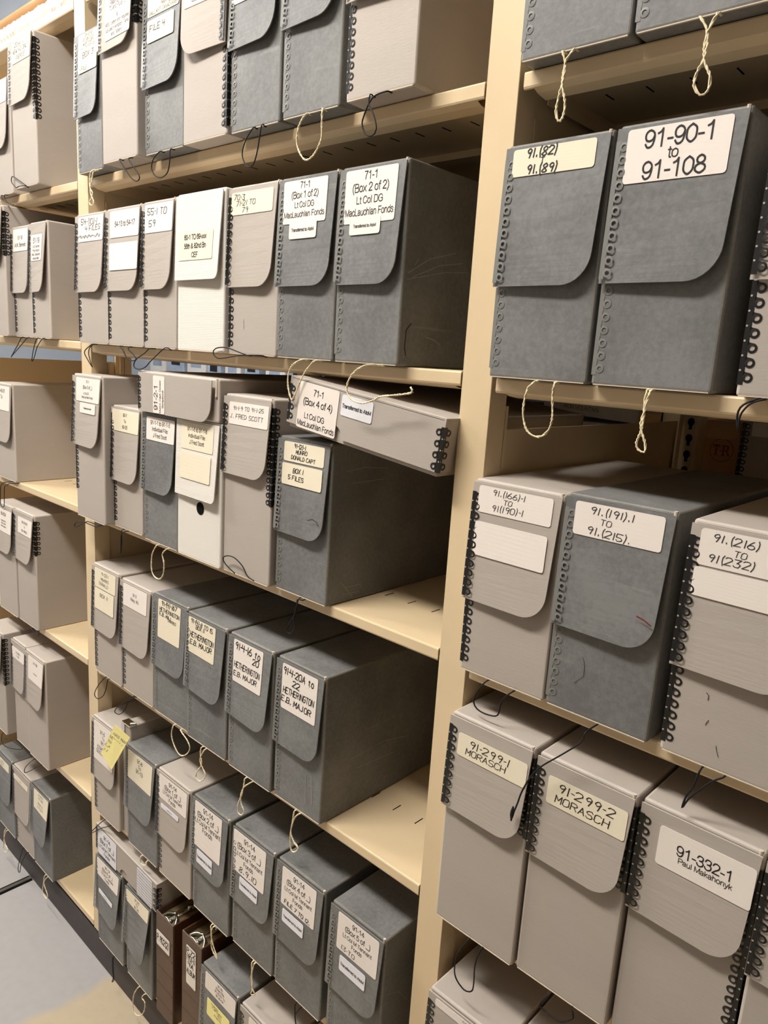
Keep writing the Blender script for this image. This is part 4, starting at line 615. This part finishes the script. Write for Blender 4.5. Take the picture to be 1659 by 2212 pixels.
def shelf(x0, x1, z, label, y0=0.0, depth=.6, slots=True, grp='beige steel shelves'):
    t = thing('steel_shelf', label, 'shelf', ((x0 + x1) / 2, y0 + depth / 2, z - .03), grp); h = (x1 - x0) / 2; f = -depth / 2; T = .03
    m = MB()
    # a folded pan: top sheet, rounded nose, front lip, sloped return underneath
    prof = [(.0022, 0), (.0008, -.0008), (0, -.0024), (0, -.0160), (.0010, -.0182), (.0030, -.0190)]
    P = lambda s, y, zz: (s * h, f + y, T + zz)
    pts = [(depth, 0)] + prof
    for a, b in zip(pts, pts[1:]): m.poly([P(-1, *a), P(-1, *b), P(1, *b), P(1, *a)])
    inn = [(depth, -.0015), (.004, -.0015), (.0017, -.003), (.0017, -.0160), (.003, -.0172)]
    for a, b in zip(inn, inn[1:]): m.poly([P(1, *a), P(1, *b), P(-1, *b), P(-1, *a)])
    ho = h - .012
    Q = lambda s, y, zz: (s * ho, f + y, T + zz)
    m.poly([P(-1, .003, -.019), P(-1, .003, -.0172), P(1, .003, -.0172), P(1, .003, -.019)])
    ret = [(.003, -.0180), (.012, -.0215), (.030, -.0240), (.034, -.0225), (.034, -.006)]
    for a, b in zip(ret, ret[1:]): m.poly([Q(-1, *a), Q(-1, *b), Q(1, *b), Q(1, *a)])
    for s in (-1, 1):
        m.poly([P(s, *q) for q in ([(depth, 0)] + prof[:4] + [(.0017, -.0160), (.0017, -.003), (.004, -.0015), (depth, -.0015)])])
        m.box(min(s * (h - .002), s * (h - .0035)), max(s * (h - .002), s * (h - .0035)), f + .05, f + depth - .02, T - .022, T - .001)
    for yy in (.22, .40): m.box(-h + .004, h - .004, f + yy, f + yy + .03, T - .012, T - .0014)
    m.box(-h, h, f + depth - .002, f + depth, T - .019, T)
    m.build('folded_pan', MT['steel'], t)
    if slots:
        m = MB(); k = int((-.7853 - x1) / .0505) - 1
        x = -.7353 + math.ceil((x0 + .02 + .7353) / .0505) * .0505
        while x < x1 - .02:
            lx = x - (x0 + x1) / 2
            m.box(lx - .0009, lx + .0009, f + .1085, f + .1295, T + .0001, T + .0004); m.box(lx - .0009, lx + .0009, f + .1085, f + .1295, T - .0021, T - .0016); x += .0505
        m.build('slots', MT['slot'], t)['kind'] = 'stuff'
    return t
BAYS = [(-2.713 + PW + .003, -1.6468 - .003), (-1.6468 + PW + .006, -.5808 - .0025), (-.5808 + PW + .0065, .4852 - .003)]
ZM = [1.9595, 1.6205, 1.2416, .8646, .4907, .1244]
ZB = [[1.9595, 1.6235] + ZM[2:], ZM, [1.959, 1.616, 1.2345, .8646, .4907, .1244]]
ORD = ['first', 'second', 'third', 'fourth', 'fifth', 'lowest']; BN = ['far', 'middle', 'near']
NEAR = [['under the box labelled 20-6-1-1', 'under the pair of boxes labelled 51-19', 'bare beside one wide taupe box', 'bare beside the box labelled 60-101(A)', 'bare beside the box labelled 91-138', 'just above the charcoal plinth and floor'],
        ['under the box with the FILE 4 label', 'under the two 71-1 boxes', 'bare beside the box labelled 91-(2)-1', 'bare beside the box labelled 91-4-20A', 'under the boxes labelled 91-14', 'under the brown binders'],
        ['under two charcoal boxes with cream cords', 'under the box labelled 91-90-1', 'under the box labelled 91.(191).1', 'under the tall box labelled 91-299-1', 'under the box labelled 91-352', 'near the floor below the frame']]
for b in range(3):
    for i in range(6):
        if b == 2 and i == 5: continue
        shelf(BAYS[b][0], BAYS[b][1], ZB[b][i], '%s beige steel shelf of the %s bay, %s' % (ORD[i], BN[b], NEAR[b][i]))
for b in range(3): shelf(BAYS[b][0], BAYS[b][1], 2.3066, 'beige steel top of the %s bay, above all its boxes' % BN[b], slots=False, grp='beige steel bay tops')
# rear range standing back to back with this one
for b in range(3):
    for z in (.4907, .8646, 1.2416, 1.6190, 1.9580): shelf(BAYS[b][0], BAYS[b][1], z, 'beige steel shelf behind the %s bay, %s' % (BN[b], {.4907: 'second from the floor', .8646: 'third from the floor', 1.2416: 'under the cartons seen through the gap', 1.619: 'just above the cartons seen through the gap', 1.958: 'highest of the range behind'}[z]), y0=.655, depth=.42, slots=False, grp='shelves of the range behind')
m = MB(); m.rbox(-1.6, 1.6, -.008, .008, -.045, .042, .002, 1)
tag(m.build('plinth', MT['base'], None, (-1.15, .014, .045)), 'charcoal plinth board under the lowest shelves along the floor', 'plinth')
m = MB(); m.box(-.006, .006, -.9, .9, .0, .0032, 0); m.box(-.0135, -.006, -.9, .9, 0, .0012, 1); m.box(.006, .0135, -.9, .9, 0, .0012, 1)
tag(m.build('floor_rail', [MT['rail'], MT['slot']], None, (-2.074, -.895, 0)), 'dark steel rail let into the grey floor, running up to the plinth', 'rail')

# ---------------------------------------------------------------- all archive boxes
built = {}
for rec in DATA:
    r, P1, w = archive_box(rec, LABELS[rec[0]]); built[rec[0]] = (r, rec)

# slim box: clip, side label, yellow note
r, rec = built['M5b']; w = rec[3] - rec[2]; dep = rec[7]; h = rec[6]
m = MB(); m.box(-w / 2 - .001, w / 2 + .001, -dep / 2 - .002, -dep / 2 + .016, h - .002, h + .0015); m.box(-w / 2 - .001, -w / 2 + .012, -dep / 2 - .0025, -dep / 2 - .001, h - .05, h)
m.tube([(w / 2 - .006, -dep / 2 + .004, h + .003), (w / 2 + .002, -dep / 2 + .012, h + .004)], .003, 8); m.build('metal_clip', MT['chrome'], r)
m = MB(); m.box(w / 2 + .0002, w / 2 + .0008, -dep / 2 + .13, -dep / 2 + .19, h - .055, h - .006); m.build('label', MT['lc'], r)
m = MB(); c = [Vector(p) - Vector(r.location) for p in ((-1.4293, -.044, .7949), (-1.3702, -.040, .7872), (-1.4440, -.046, .6777), (-1.4952, -.046, .6970))]
nn = (c[1] - c[0]).cross(c[2] - c[0]).normalized(); nn = nn if nn.y < 0 else -nn
m.prism(c, nn * .0004); no = m.build('sticky_note', MT['ly'], r); no['label'] = 'pale yellow handwritten note'
eu = (c[1] - c[0]); ev = (c[3] - c[0]); lu, lv = eu.length, ev.length; eu /= lu; ev /= lv
tx = MB()
for ln in (('h', 'HAS MAP', .6, .22, .07), ('h', 'NEW FILE', .5, .36, .07), ('h', 'INVENTORY', .5, .5, .07), ('h', 'LABEL', .45, .64, .07), ('h', '1 FILE', .45, .8, .07)):
    write(tx, ln, 0, 0, lu, lv, lambda u, v: c[0] + eu * u + ev * v + nn * .0012)
tx.build('lettering', MT['grey_print'], no)

# scratches, cracks and stray pen marks on some boxes: (box, face, ink, width, local polyline)
MARKS = [
('M2g', 'side', 'ink', 0.0012, [(0.1243, 0.0232, 0.0572), (0.1243, 0.0137, 0.0487), (0.1243, 0.0132, 0.0353), (0.1243, 0.0124, 0.0249), (0.1243, 0.0163, 0.0147)]),
('M2g', 'side', 'scr', 0.0009, [(0.1243, 0.0098, 0.1215), (0.1243, 0.0531, 0.1448), (0.1243, 0.1076, 0.1594)]),
('M2g', 'side', 'scr', 0.0009, [(0.1243, 0.0178, 0.1166), (0.1243, 0.0739, 0.1384), (0.1243, 0.1254, 0.148)]),
('M2g', 'side', 'scr', 0.0008, [(0.1243, 0.0088, 0.1132), (0.1243, 0.0852, 0.1306), (0.1243, 0.1379, 0.1369)]),
('M2g', 'side', 'scr', 0.0008, [(0.1243, 0.0218, 0.1318), (0.1243, 0.0293, 0.1416)]),
('M2g', 'side', 'scr', 0.0009, [(0.1243, 0.0553, 0.0415), (0.1243, 0.0739, 0.0382), (0.1243, 0.0871, 0.0325)]),
('M4f', 'front', 'scr', 0.0009, [(0.0805, -0.0006, 0.0771), (0.0826, -0.0006, 0.0236)]),
('M4f', 'front', 'scr', 0.0009, [(0.0943, -0.0006, 0.0801), (0.0998, -0.0006, 0.0296)]),
('M3f', 'side', 'scr', 0.0008, [(0.1258, 0.029, 0.2135), (0.1258, 0.0714, 0.2179), (0.1258, 0.1259, 0.2128)]),
('M3f', 'side', 'scr', 0.0008, [(0.1258, 0.0424, 0.1943), (0.1258, 0.1163, 0.1959)]),
('M3f', 'side', 'scr', 0.001, [(0.1258, 0.0284, 0.0364), (0.1258, 0.0586, 0.0056)]),
('M3f', 'side', 'scr', 0.0009, [(0.1258, 0.0394, 0.025), (0.1258, 0.0763, 0.0243)]),
('M3f', 'side', 'scr', 0.0008, [(0.1258, 0.035, 0.0142), (0.1258, 0.0719, 0.0124)]),
('M4f', 'side', 'scr', 0.0008, [(0.1211, 0.0668, 0.0965), (0.1211, 0.1471, 0.1016), (0.1211, 0.211, 0.0876)]),
('M4f', 'side', 'scr', 0.0008, [(0.1211, 0.0796, 0.074), (0.1211, 0.1747, 0.0685)]),
('M5h', 'side', 'scr', 0.0008, [(0.1216, 0.0124, 0.1553), (0.1216, 0.0376, 0.1449), (0.1216, 0.0638, 0.1106)]),
('R3b', 'flap', 'redpen', 0.0016, [(0.1027, -0.0135, 0.1436), (0.1118, -0.0135, 0.1411), (0.1195, -0.0135, 0.1372)]),
('M3f', 'flap', 'ink', 0.0012, [(0.0887, -0.0135, 0.1345), (0.1004, -0.0135, 0.1383), (0.1102, -0.0135, 0.1351), (0.1147, -0.0135, 0.1309)]),
('R3c', 'front', 'pen', 0.0008, [(0.0388, -0.0006, 0.0804), (0.0415, -0.0006, 0.0779), (0.0414, -0.0006, 0.0726)]),
('R3c', 'front', 'pen', 0.0008, [(0.0454, -0.0006, 0.052), (0.0433, -0.0006, 0.0474), (0.0431, -0.0006, 0.0453)]),
('R3c', 'front', 'pen', 0.0006, [(0.0561, -0.0006, 0.0277), (0.0579, -0.0006, 0.0217), (0.0601, -0.0006, 0.0164)]),
('M2e', 'front', 'pen', 0.0006, [(0.0413, -0.0006, 0.0572), (0.0429, -0.0006, 0.0476), (0.0419, -0.0006, 0.0409)]),
('R3b', 'front', 'pen', 0.0006, [(0.0417, -0.0006, 0.0731), (0.0454, -0.0006, 0.0629), (0.0453, -0.0006, 0.0502), (0.0349, -0.0006, 0.0383)]),

]
for key, face, ink, wd_, pl in MARKS:
    r, rec = built[key]; w = rec[3] - rec[2]; dep = rec[7]; m = MB()
    pts = [Vector((a - w / 2, b - dep / 2, c)) for a, b, c in pl]; nn = Vector((1, 0, 0)) if face == 'side' else Vector((0, -1, 0))
    for a, b in zip(pts, pts[1:]):
        s_ = (b - a).cross(nn).normalized() * wd_ / 2; m.poly([a + s_, a - s_, b - s_, b + s_])
    m.build('scratch', MT[ink], r)

# ---------------------------------------------------------------- boxes lying flat
def lying_box():
    x0, x1, yf, z0, h, dep = -1.330, -1.066, -.034, 1.5030, .0745, .39; w = x1 - x0
    t = thing('archive_box', 'taupe archive box lying on its side across three boxes, labelled 91-2-1', 'box', ((x0 + x1) / 2, yf + dep / 2, z0), GROUPS['M3'])
    ox, oy = -w / 2, -dep / 2; m = MB(); m.rbox(ox, ox + w, oy, oy + dep, 0, h, .0034, 3, 0, 1); m.tube([(ox + w - .006, oy - .001, h - .03), (ox + w - .006, oy, h)], .0025, 8, mi=2)
    m.build('body', [MT['t'], MT['t_edge'], MT['raw']], t)
    T = Vector((ox, oy - .0015, h - .003)); L = h - .001; sp = .006
    P = lambda u, v, off=0.0: T + Vector((u, -sp * min(1, u / w) - off, -v))
    r = .034; a = [(0, 0), (w - .009, 0), (w - .012, L - r)] + [(w - .012 - r + r * math.cos(k * math.pi / 16), L - r + r * math.sin(k * math.pi / 16)) for k in range(1, 8)] + [(w - .012 - r, L), (0, L)]
    m = MB(); m.prism([P(u, v) for u, v in a][::-1], (0, -.0018, 0), 0, 1); m.build('front_flap', [MT['t'], MT['t_edge']], t)
    m = MB(); ring_strip(m, P(0, .006, .002), (1, 0, 0), (0, 0, -1), (0, -1, 0), L - .01, wid=.8); m.build('metal_edge', [MT['mk'], MT['t']], t)
    sticker(t, (.058, -.0, .100, .0725, 'w', [('p', '91-2-1', .42, .25, .3), ('p', 'Munro, Capt. Donald', .45, .62, .12), ('p', 'Scrapbook', .4, .85, .13)]), lambda u, v, off=0: P(u, v, off + .002), rot=True)
lying_box()
def lid_box(name, label, loc, roll, w, h, dep, notch, labs, group, strips, cordp=None):
    """flat box with a drop-over lid: lid shell with a thumb notch, tray inside"""
    t = thing(name, label, 'box', loc, group); t.rotation_euler = (0, roll, 0); oy = 0
    m = MB(); nr = .02; fr = []
    pts = [(0, .006), (0, h), (w, h), (w, .006), (notch + nr, .006)] + [(notch + nr * math.cos(k * math.pi / 10), .006 + nr * .95 * math.sin(k * math.pi / 10)) for k in range(1, 10)] + [(notch - nr, .006)]
    m.prism([(a, 0, b) for a, b in pts][::-1], (0, .0025, 0)); m.box(0, .0025, .0025, dep, .006, h); m.box(w - .0025, w, .0025, dep, .006, h); m.box(0, w, dep - .0025, dep, .006, h)
    m.rbox(0, w, 0, dep, h - .006, h + .0006, .003, 2, 0, 1); m.build('lid', [MT['t'], MT['t_edge']], t)
    m = MB(); m.box(.004, w - .004, .004, dep - .004, 0, h - .008); m.build('tray', MT['t'], t)
    for grp in (strips[:1], strips[1:]):
        m = MB()
        for (o, eu, n, l) in grp: ring_strip(m, o, eu, (0, 0, -1), n, l)
        m.build('metal_edge', [MT['mk'], MT['t']], t)
    for lb in labs: sticker(t, lb, lambda u, v, off=0.0: Vector((u, -off - .0003, h - v)))
    return t
lid_box('flat_box', 'taupe flat lidded box tilted under the shelf, labelled 71-1 (Box 4 of 4)', (-.8940, -.028, 1.5188), math.radians(6.6), .3085, .0775, .36, .105,
        [(.024, .0035, .111, .0735, 'w', [('p', '71-1', .5, .18, .13), ('p', '(Box 4 of 4)', .5, .4, .14), ('p', 'Lt Col DG', .45, .7, .115), ('p', 'MacLauchlan Fonds', .5, .88, .115)]),
         (.117, .006, .180, .036, 'b', [('b', 'Transferred to AtoM', .5, .52, .17)])], GROUPS['M3'],
        [((0, 0, .066), (1, 0, 0), (0, -1, 0), .056), ((.3085, 0, .066), (-1, 0, 0), (0, -1, 0), .06), ((.3085, 0, .066), (0, 1, 0), (1, 0, 0), .06)])
def dense(n): return [('p', 'Archives fonds list of records and files', .5, (k + .7) / (n + .4), .045) for k in range(n)]
lid_box('flat_box', 'taupe flat lidded box labelled 91-14 (Box 7 of _) resting on two charcoal boxes', (-1.583, -.0205, .3822), math.radians(1.6), .286, .078, .36, .140,
        [(.012, .004, .104, .0755, 'b', [('p', '91-14', .5, .2, .14), ('p', '(Box 7 of _)', .5, .42, .15), ('p', 'Lt Col M Tennant', .5, .65, .12), ('p', 'Fonds', .5, .84, .12)]),
         (.202, .002, .268, .0745, 'b', dense(9))], GROUPS['M6'],
        [((0, 0, .07), (1, 0, 0), (0, -1, 0), .06), ((.286, 0, .068), (-1, 0, 0), (0, -1, 0), .058), ((.286, 0, .068), (0, 1, 0), (1, 0, 0), .058)])

# ---------------------------------------------------------------- brown binders
def binder(x0, yf, w, h, label, lb, group='brown ring binders on the lowest shelf'):
    dep = .30; t = thing('ring_binder', label, 'binder', (x0 + w / 2, yf + dep / 2, .1244), group); ox, oy = -w / 2, -dep / 2
    m = MB(); m.rbox(ox, ox + w, oy, oy + .003, 0, h, .0014, 2)
    for k in range(5): m.box(ox + .004, ox + w - .004, oy - .0007, oy, h * (.12 + .17 * k), h * (.12 + .17 * k) + .004, 1)
    m.build('spine', [MT['brown2'], MT['brown']], t)
    for s in (0, 1):
        m = MB(); xx = ox if s == 0 else ox + w - .0035; m.rbox(xx, xx + .0035, oy + .002, oy + dep, 0, h, .0014, 2); m.build('cover', MT['brown'], t)
    m = MB(); m.box(ox + .0035, ox + w - .0035, oy + .003, oy + dep - .01, .004, h - .017); m.build('pages', MT['olive'], t)
    m = MB(); z = h - .012
    m.tube([(0, oy + .012, z - .006), (0, oy + .05, z - .004), (0, oy + .085, z - .004)], .009, 8)
    for s in (-1, 1): m.tube(smooth_path([(s * w * .38, oy + .008, z - .004), (s * w * .22, oy + .022, z + .004), (0, oy + .030, z + .006), (0, oy + .05, z + .004)], .003), .0032, 8)
    m.tube([(w * .05, oy + .062, z - .004), (w * .05, oy + .062, z + .010)], .005, 8)
    m.tube(smooth_path([(-w * .36, oy + .006, z - .002), (-w * .1, oy + .010, z + .002), (w * .36, oy + .006, z - .002)], .003), .0024, 8)
    m.build('lever_arch', MT['chrome'], t, smooth=True)
    sticker(t, lb, lambda u, v, off=0.0: Vector((ox + u, oy - .0008 - off, h - v)))
binder(-1.2960, -.021, .0700, .265, 'brown ring binder labelled P.902(2) standing beside the charcoal boxes', (.004, .046, .058, .084, 'w', [('H', 'P.902(2)', .5, .45, .36)]))
binder(-1.1930, -.019, .0740, .278, 'brown ring binder with a tall label P.72, ALBUM beside the yellow note', (.019, .022, .055, .118, 'w', [('H', 'P.72', .5, .12, .12), ('H', '(90)-11', .5, .28, .12), ('H', '4A', .5, .44, .11), ('H', 'ALBUM', .5, .64, .11)]))

# ---------------------------------------------------------------- things on the rear range, seen through the gap
def carton(name, label, cat, x0, x1, y0, z0, h, dep, mt, tilt=0.0):
    t = thing(name, label, cat, ((x0 + x1) / 2, y0 + dep / 2, z0)); w = x1 - x0
    m = MB(); m.rbox(-w / 2 + .004, w / 2 - .004, -dep / 2 + .004, dep / 2 - .004, 0, h - .004, .003, 2); m.build('body', mt, t); return t, w
t, w = carton('carton', 'brown carton printed T-R in a red circle, seen through the gap', 'carton', -.5120, -.4290, .665, 1.2416, .3165, .30, MT['kraft'])
m = MB(); y = -.147
m.prism([(-w / 2 + .003, y, .310), (w / 2 - .012, y, .310), (w / 2 - .012, y, .287), (w / 2 - .02, y, .281), (.01, y, .280), (-w / 2 + .003, y, .279)][::-1], (0, -.002, 0)); m.build('torn_flap', MT['kraft2'], t)
m = MB(); cx, cz, rr = .002, .259, .0215
for k in range(32):
    a, b = k * math.pi / 16, (k + 1) * math.pi / 16
    m.poly([(cx + rr * math.cos(a), y - .0003, cz + rr * math.sin(a)), (cx + rr * math.cos(b), y - .0003, cz + rr * math.sin(b)), (cx + (rr - .0009) * math.cos(b), y - .0003, cz + (rr - .0009) * math.sin(b)), (cx + (rr - .0009) * math.cos(a), y - .0003, cz + (rr - .0009) * math.sin(a))])
k = .0034; bx = lambda a0, a1, b0, b1: m.box(cx + a0 * k, cx + a1 * k, y - .0006, y - .0002, cz + b0 * k, cz + b1 * k)
bx(-4.6, -1.0, 2.1, 2.9); bx(-4.6, -4.2, 1.3, 2.9); bx(-1.4, -1.0, 1.3, 2.9); bx(-3.3, -2.3, -2.4, 2.9); bx(-3.9, -1.7, -2.9, -2.3)
bx(-.9, .2, -.5, .1); bx(.5, 1.5, -2.9, 2.9); bx(0, 2.1, -2.9, -2.3); bx(0, 3, 2.3, 2.9); bx(2.7, 3.7, .3, 2.6); bx(1, 3.2, -.3, .3)
m.prism([(cx + a * k, y - .0002, cz + b * k) for a, b in ((2.2, -.2), (3.2, -.2), (4.8, -2.9), (3.6, -2.9))], (0, -.0004, 0)); m.build('print', MT['red'], t)
t, w = carton('record_carton', 'white record carton with a skewed lid, seen through the gap', 'carton', -.8700, -.660, .70, 1.2416, .285, .36, MT['carton'])
m = MB(); m.rbox(-w / 2 - .003, w / 2 + .012, -.186, .186, 0, .030, .003, 2); lo = m.build('lid', MT['carton'], t, (0, 0, .2925)); lo.rotation_euler = (0, math.radians(2.4), 0)
tx = MB(); write(tx, ('p', 'IRON MOUNTAIN', .5, .5, .34), -.09, -.024, .15, .024, lambda u, v: Vector((u, -.1868, -v + .004))); tx.build('lettering', MT['grey_print'], lo)
t, w = carton('carton', 'plain brown carton behind the cream cord, seen through the gap', 'carton', -.6500, -.5570, .68, 1.2416, .3185, .30, MT['kraft2'])
t, w = carton('archive_box', 'dark backed archive box with black edging behind the brown T-R carton', 'box', -.4220, -.270, .60, 1.2416, .327, .30, MT['t'])
m = MB(); ring_strip(m, (-w / 2 + .004, -.1462, .318), (1, 0, 0), (0, 0, -1), (0, -1, 0), .20); ring_strip(m, (-w / 2 + .0035, -.1462, .318), (0, 1, 0), (0, 0, -1), (-1, 0, 0), .20); m.build('metal_edge', [MT['mk'], MT['t']], t)
m = MB(); m.box(-w / 2 + .02, w / 2 - .01, -.1468, -.1462, .296, .320, 0); m.box(-w / 2 + .052, w / 2 - .01, -.1474, -.1468, .302, .322, 1); m.build('label', [MT['lw'], MT['green']], t)
# mostly unseen box backs, added to block light and darken the gaps
def rear_blocker(x, z, w, h, mt, lab, grp):
    t = thing('archive_box', lab, 'box', (x + w / 2, .69 + .19, z + .0005), grp)
    m = MB(); m.rbox(-w / 2, w / 2, -.19, .19, 0, h, .0034, 3, 0, 1); m.build('body', [MT[mt], MT[mt + '_edge']], t)
    m = MB(); ring_strip(m, (-w / 2, -.19, h - .02), (1, 0, 0), (0, 0, -1), (0, -1, 0), h - .04); m.build('metal_edge', [MT['mk'], MT['t']], t)
for b in (1, 2):
    for z in (.4907, .8646, 1.6190, 1.9580):
        x = BAYS[b][0] + .012; k = 0
        while x + .127 < BAYS[b][1] - .01:
            rear_blocker(x, z, .127, .31, 'd' if (k * 7 + b) % 3 else 't', 'archive box back added to block light behind the %s bay' % BN[b], 'box backs added to block light behind the %s bay' % BN[b]); x += .131; k += 1
for k in range(3): rear_blocker(-1.29 + .1315 * k, 1.2416, .127, .31, 'd', 'dark archive box back added to darken the gap behind the tilted flat box', 'box backs added to darken the gap behind the tilted flat box')
# pale boxes on a far shelf
m = MB(); m.rbox(-1.9, 1.9, -.2, .2, -.03, 0, .003, 1); tag(m.build('wall_shelf', MT['steel'], None, (-6.2, 3.95, 1.30)), 'long shelf on the far wall carrying pale boxes', 'shelf')
xx = -8.0; i = 0
CN = ['white', 'pale blue', 'white', 'pale blue', 'white', 'pale blue', 'white', 'pale blue', 'white', 'pale blue', 'white']
while xx < -4.6:
    ww = random.uniform(.22, .36); m = MB(); hh = random.uniform(.2, .34); m.rbox(-ww / 2, ww / 2, -.13, .13, 0, hh, .004, 1)
    m.box(-ww * .3, ww * .25, -.1315, -.130, hh * .3, hh * .65, 1)
    tag(m.build('carton', [MT['carton'] if i % 2 == 0 else MT['blue'], MT['blue'] if i % 2 == 0 else MT['ink']], None, (xx + ww / 2, 3.92, 1.3003)), 'pale blurred carton on the far wall shelf, seen under the second shelf', 'carton', 'pale cartons on the far wall shelf'); xx += ww + random.uniform(.03, .12); i += 1

# ---------------------------------------------------------------- on top of the far bay
t = thing('paper_bundle', 'bundle of crumpled white paper rolls on top of the far bay', 'paper', (-2.15, .10, 2.3066))
for k in range(3):
    m = MB(); N = 60; yb = -.08 + .03 * k; zb = .0165 + .006 * k
    pts = [(-.5 + 1.0 * i / N, yb + random.uniform(-.003, .003), zb + random.uniform(-.0015, .0015)) for i in range(N + 1)]
    m.tube(pts, [.013 + random.uniform(-.002, .002) for _ in pts], 9); m.build('paper_roll', MT['carton'], t)
m = MB(); N = 260; R3 = [[(-.5 + i / N + random.uniform(-.001, .001), yy + random.uniform(-.0022, .0022), zz + random.uniform(-.002, .002) if zz > .002 else .0008) for i in range(N + 1)] for yy, zz in ((-.0965, .0005), (-.0985, .008), (-.0985, .017), (-.0975, .026), (-.092, .033), (-.08, .036))]
for r0, r1 in zip(R3, R3[1:]):
    for i in range(N): m.poly([r0[i], r0[i + 1], r1[i + 1], r1[i]])
m.build('ragged_edge', MT['lw'], t)
m = MB(); m.tube([(-.75, 0, 0), (.42, 0, 0)], .0135, 16)
tag(m.build('wooden_rod', MT['wood'], None, (-2.20, .028, 2.3610), True), 'varnished wooden rod lying along the paper on top of the far bay', 'rod')
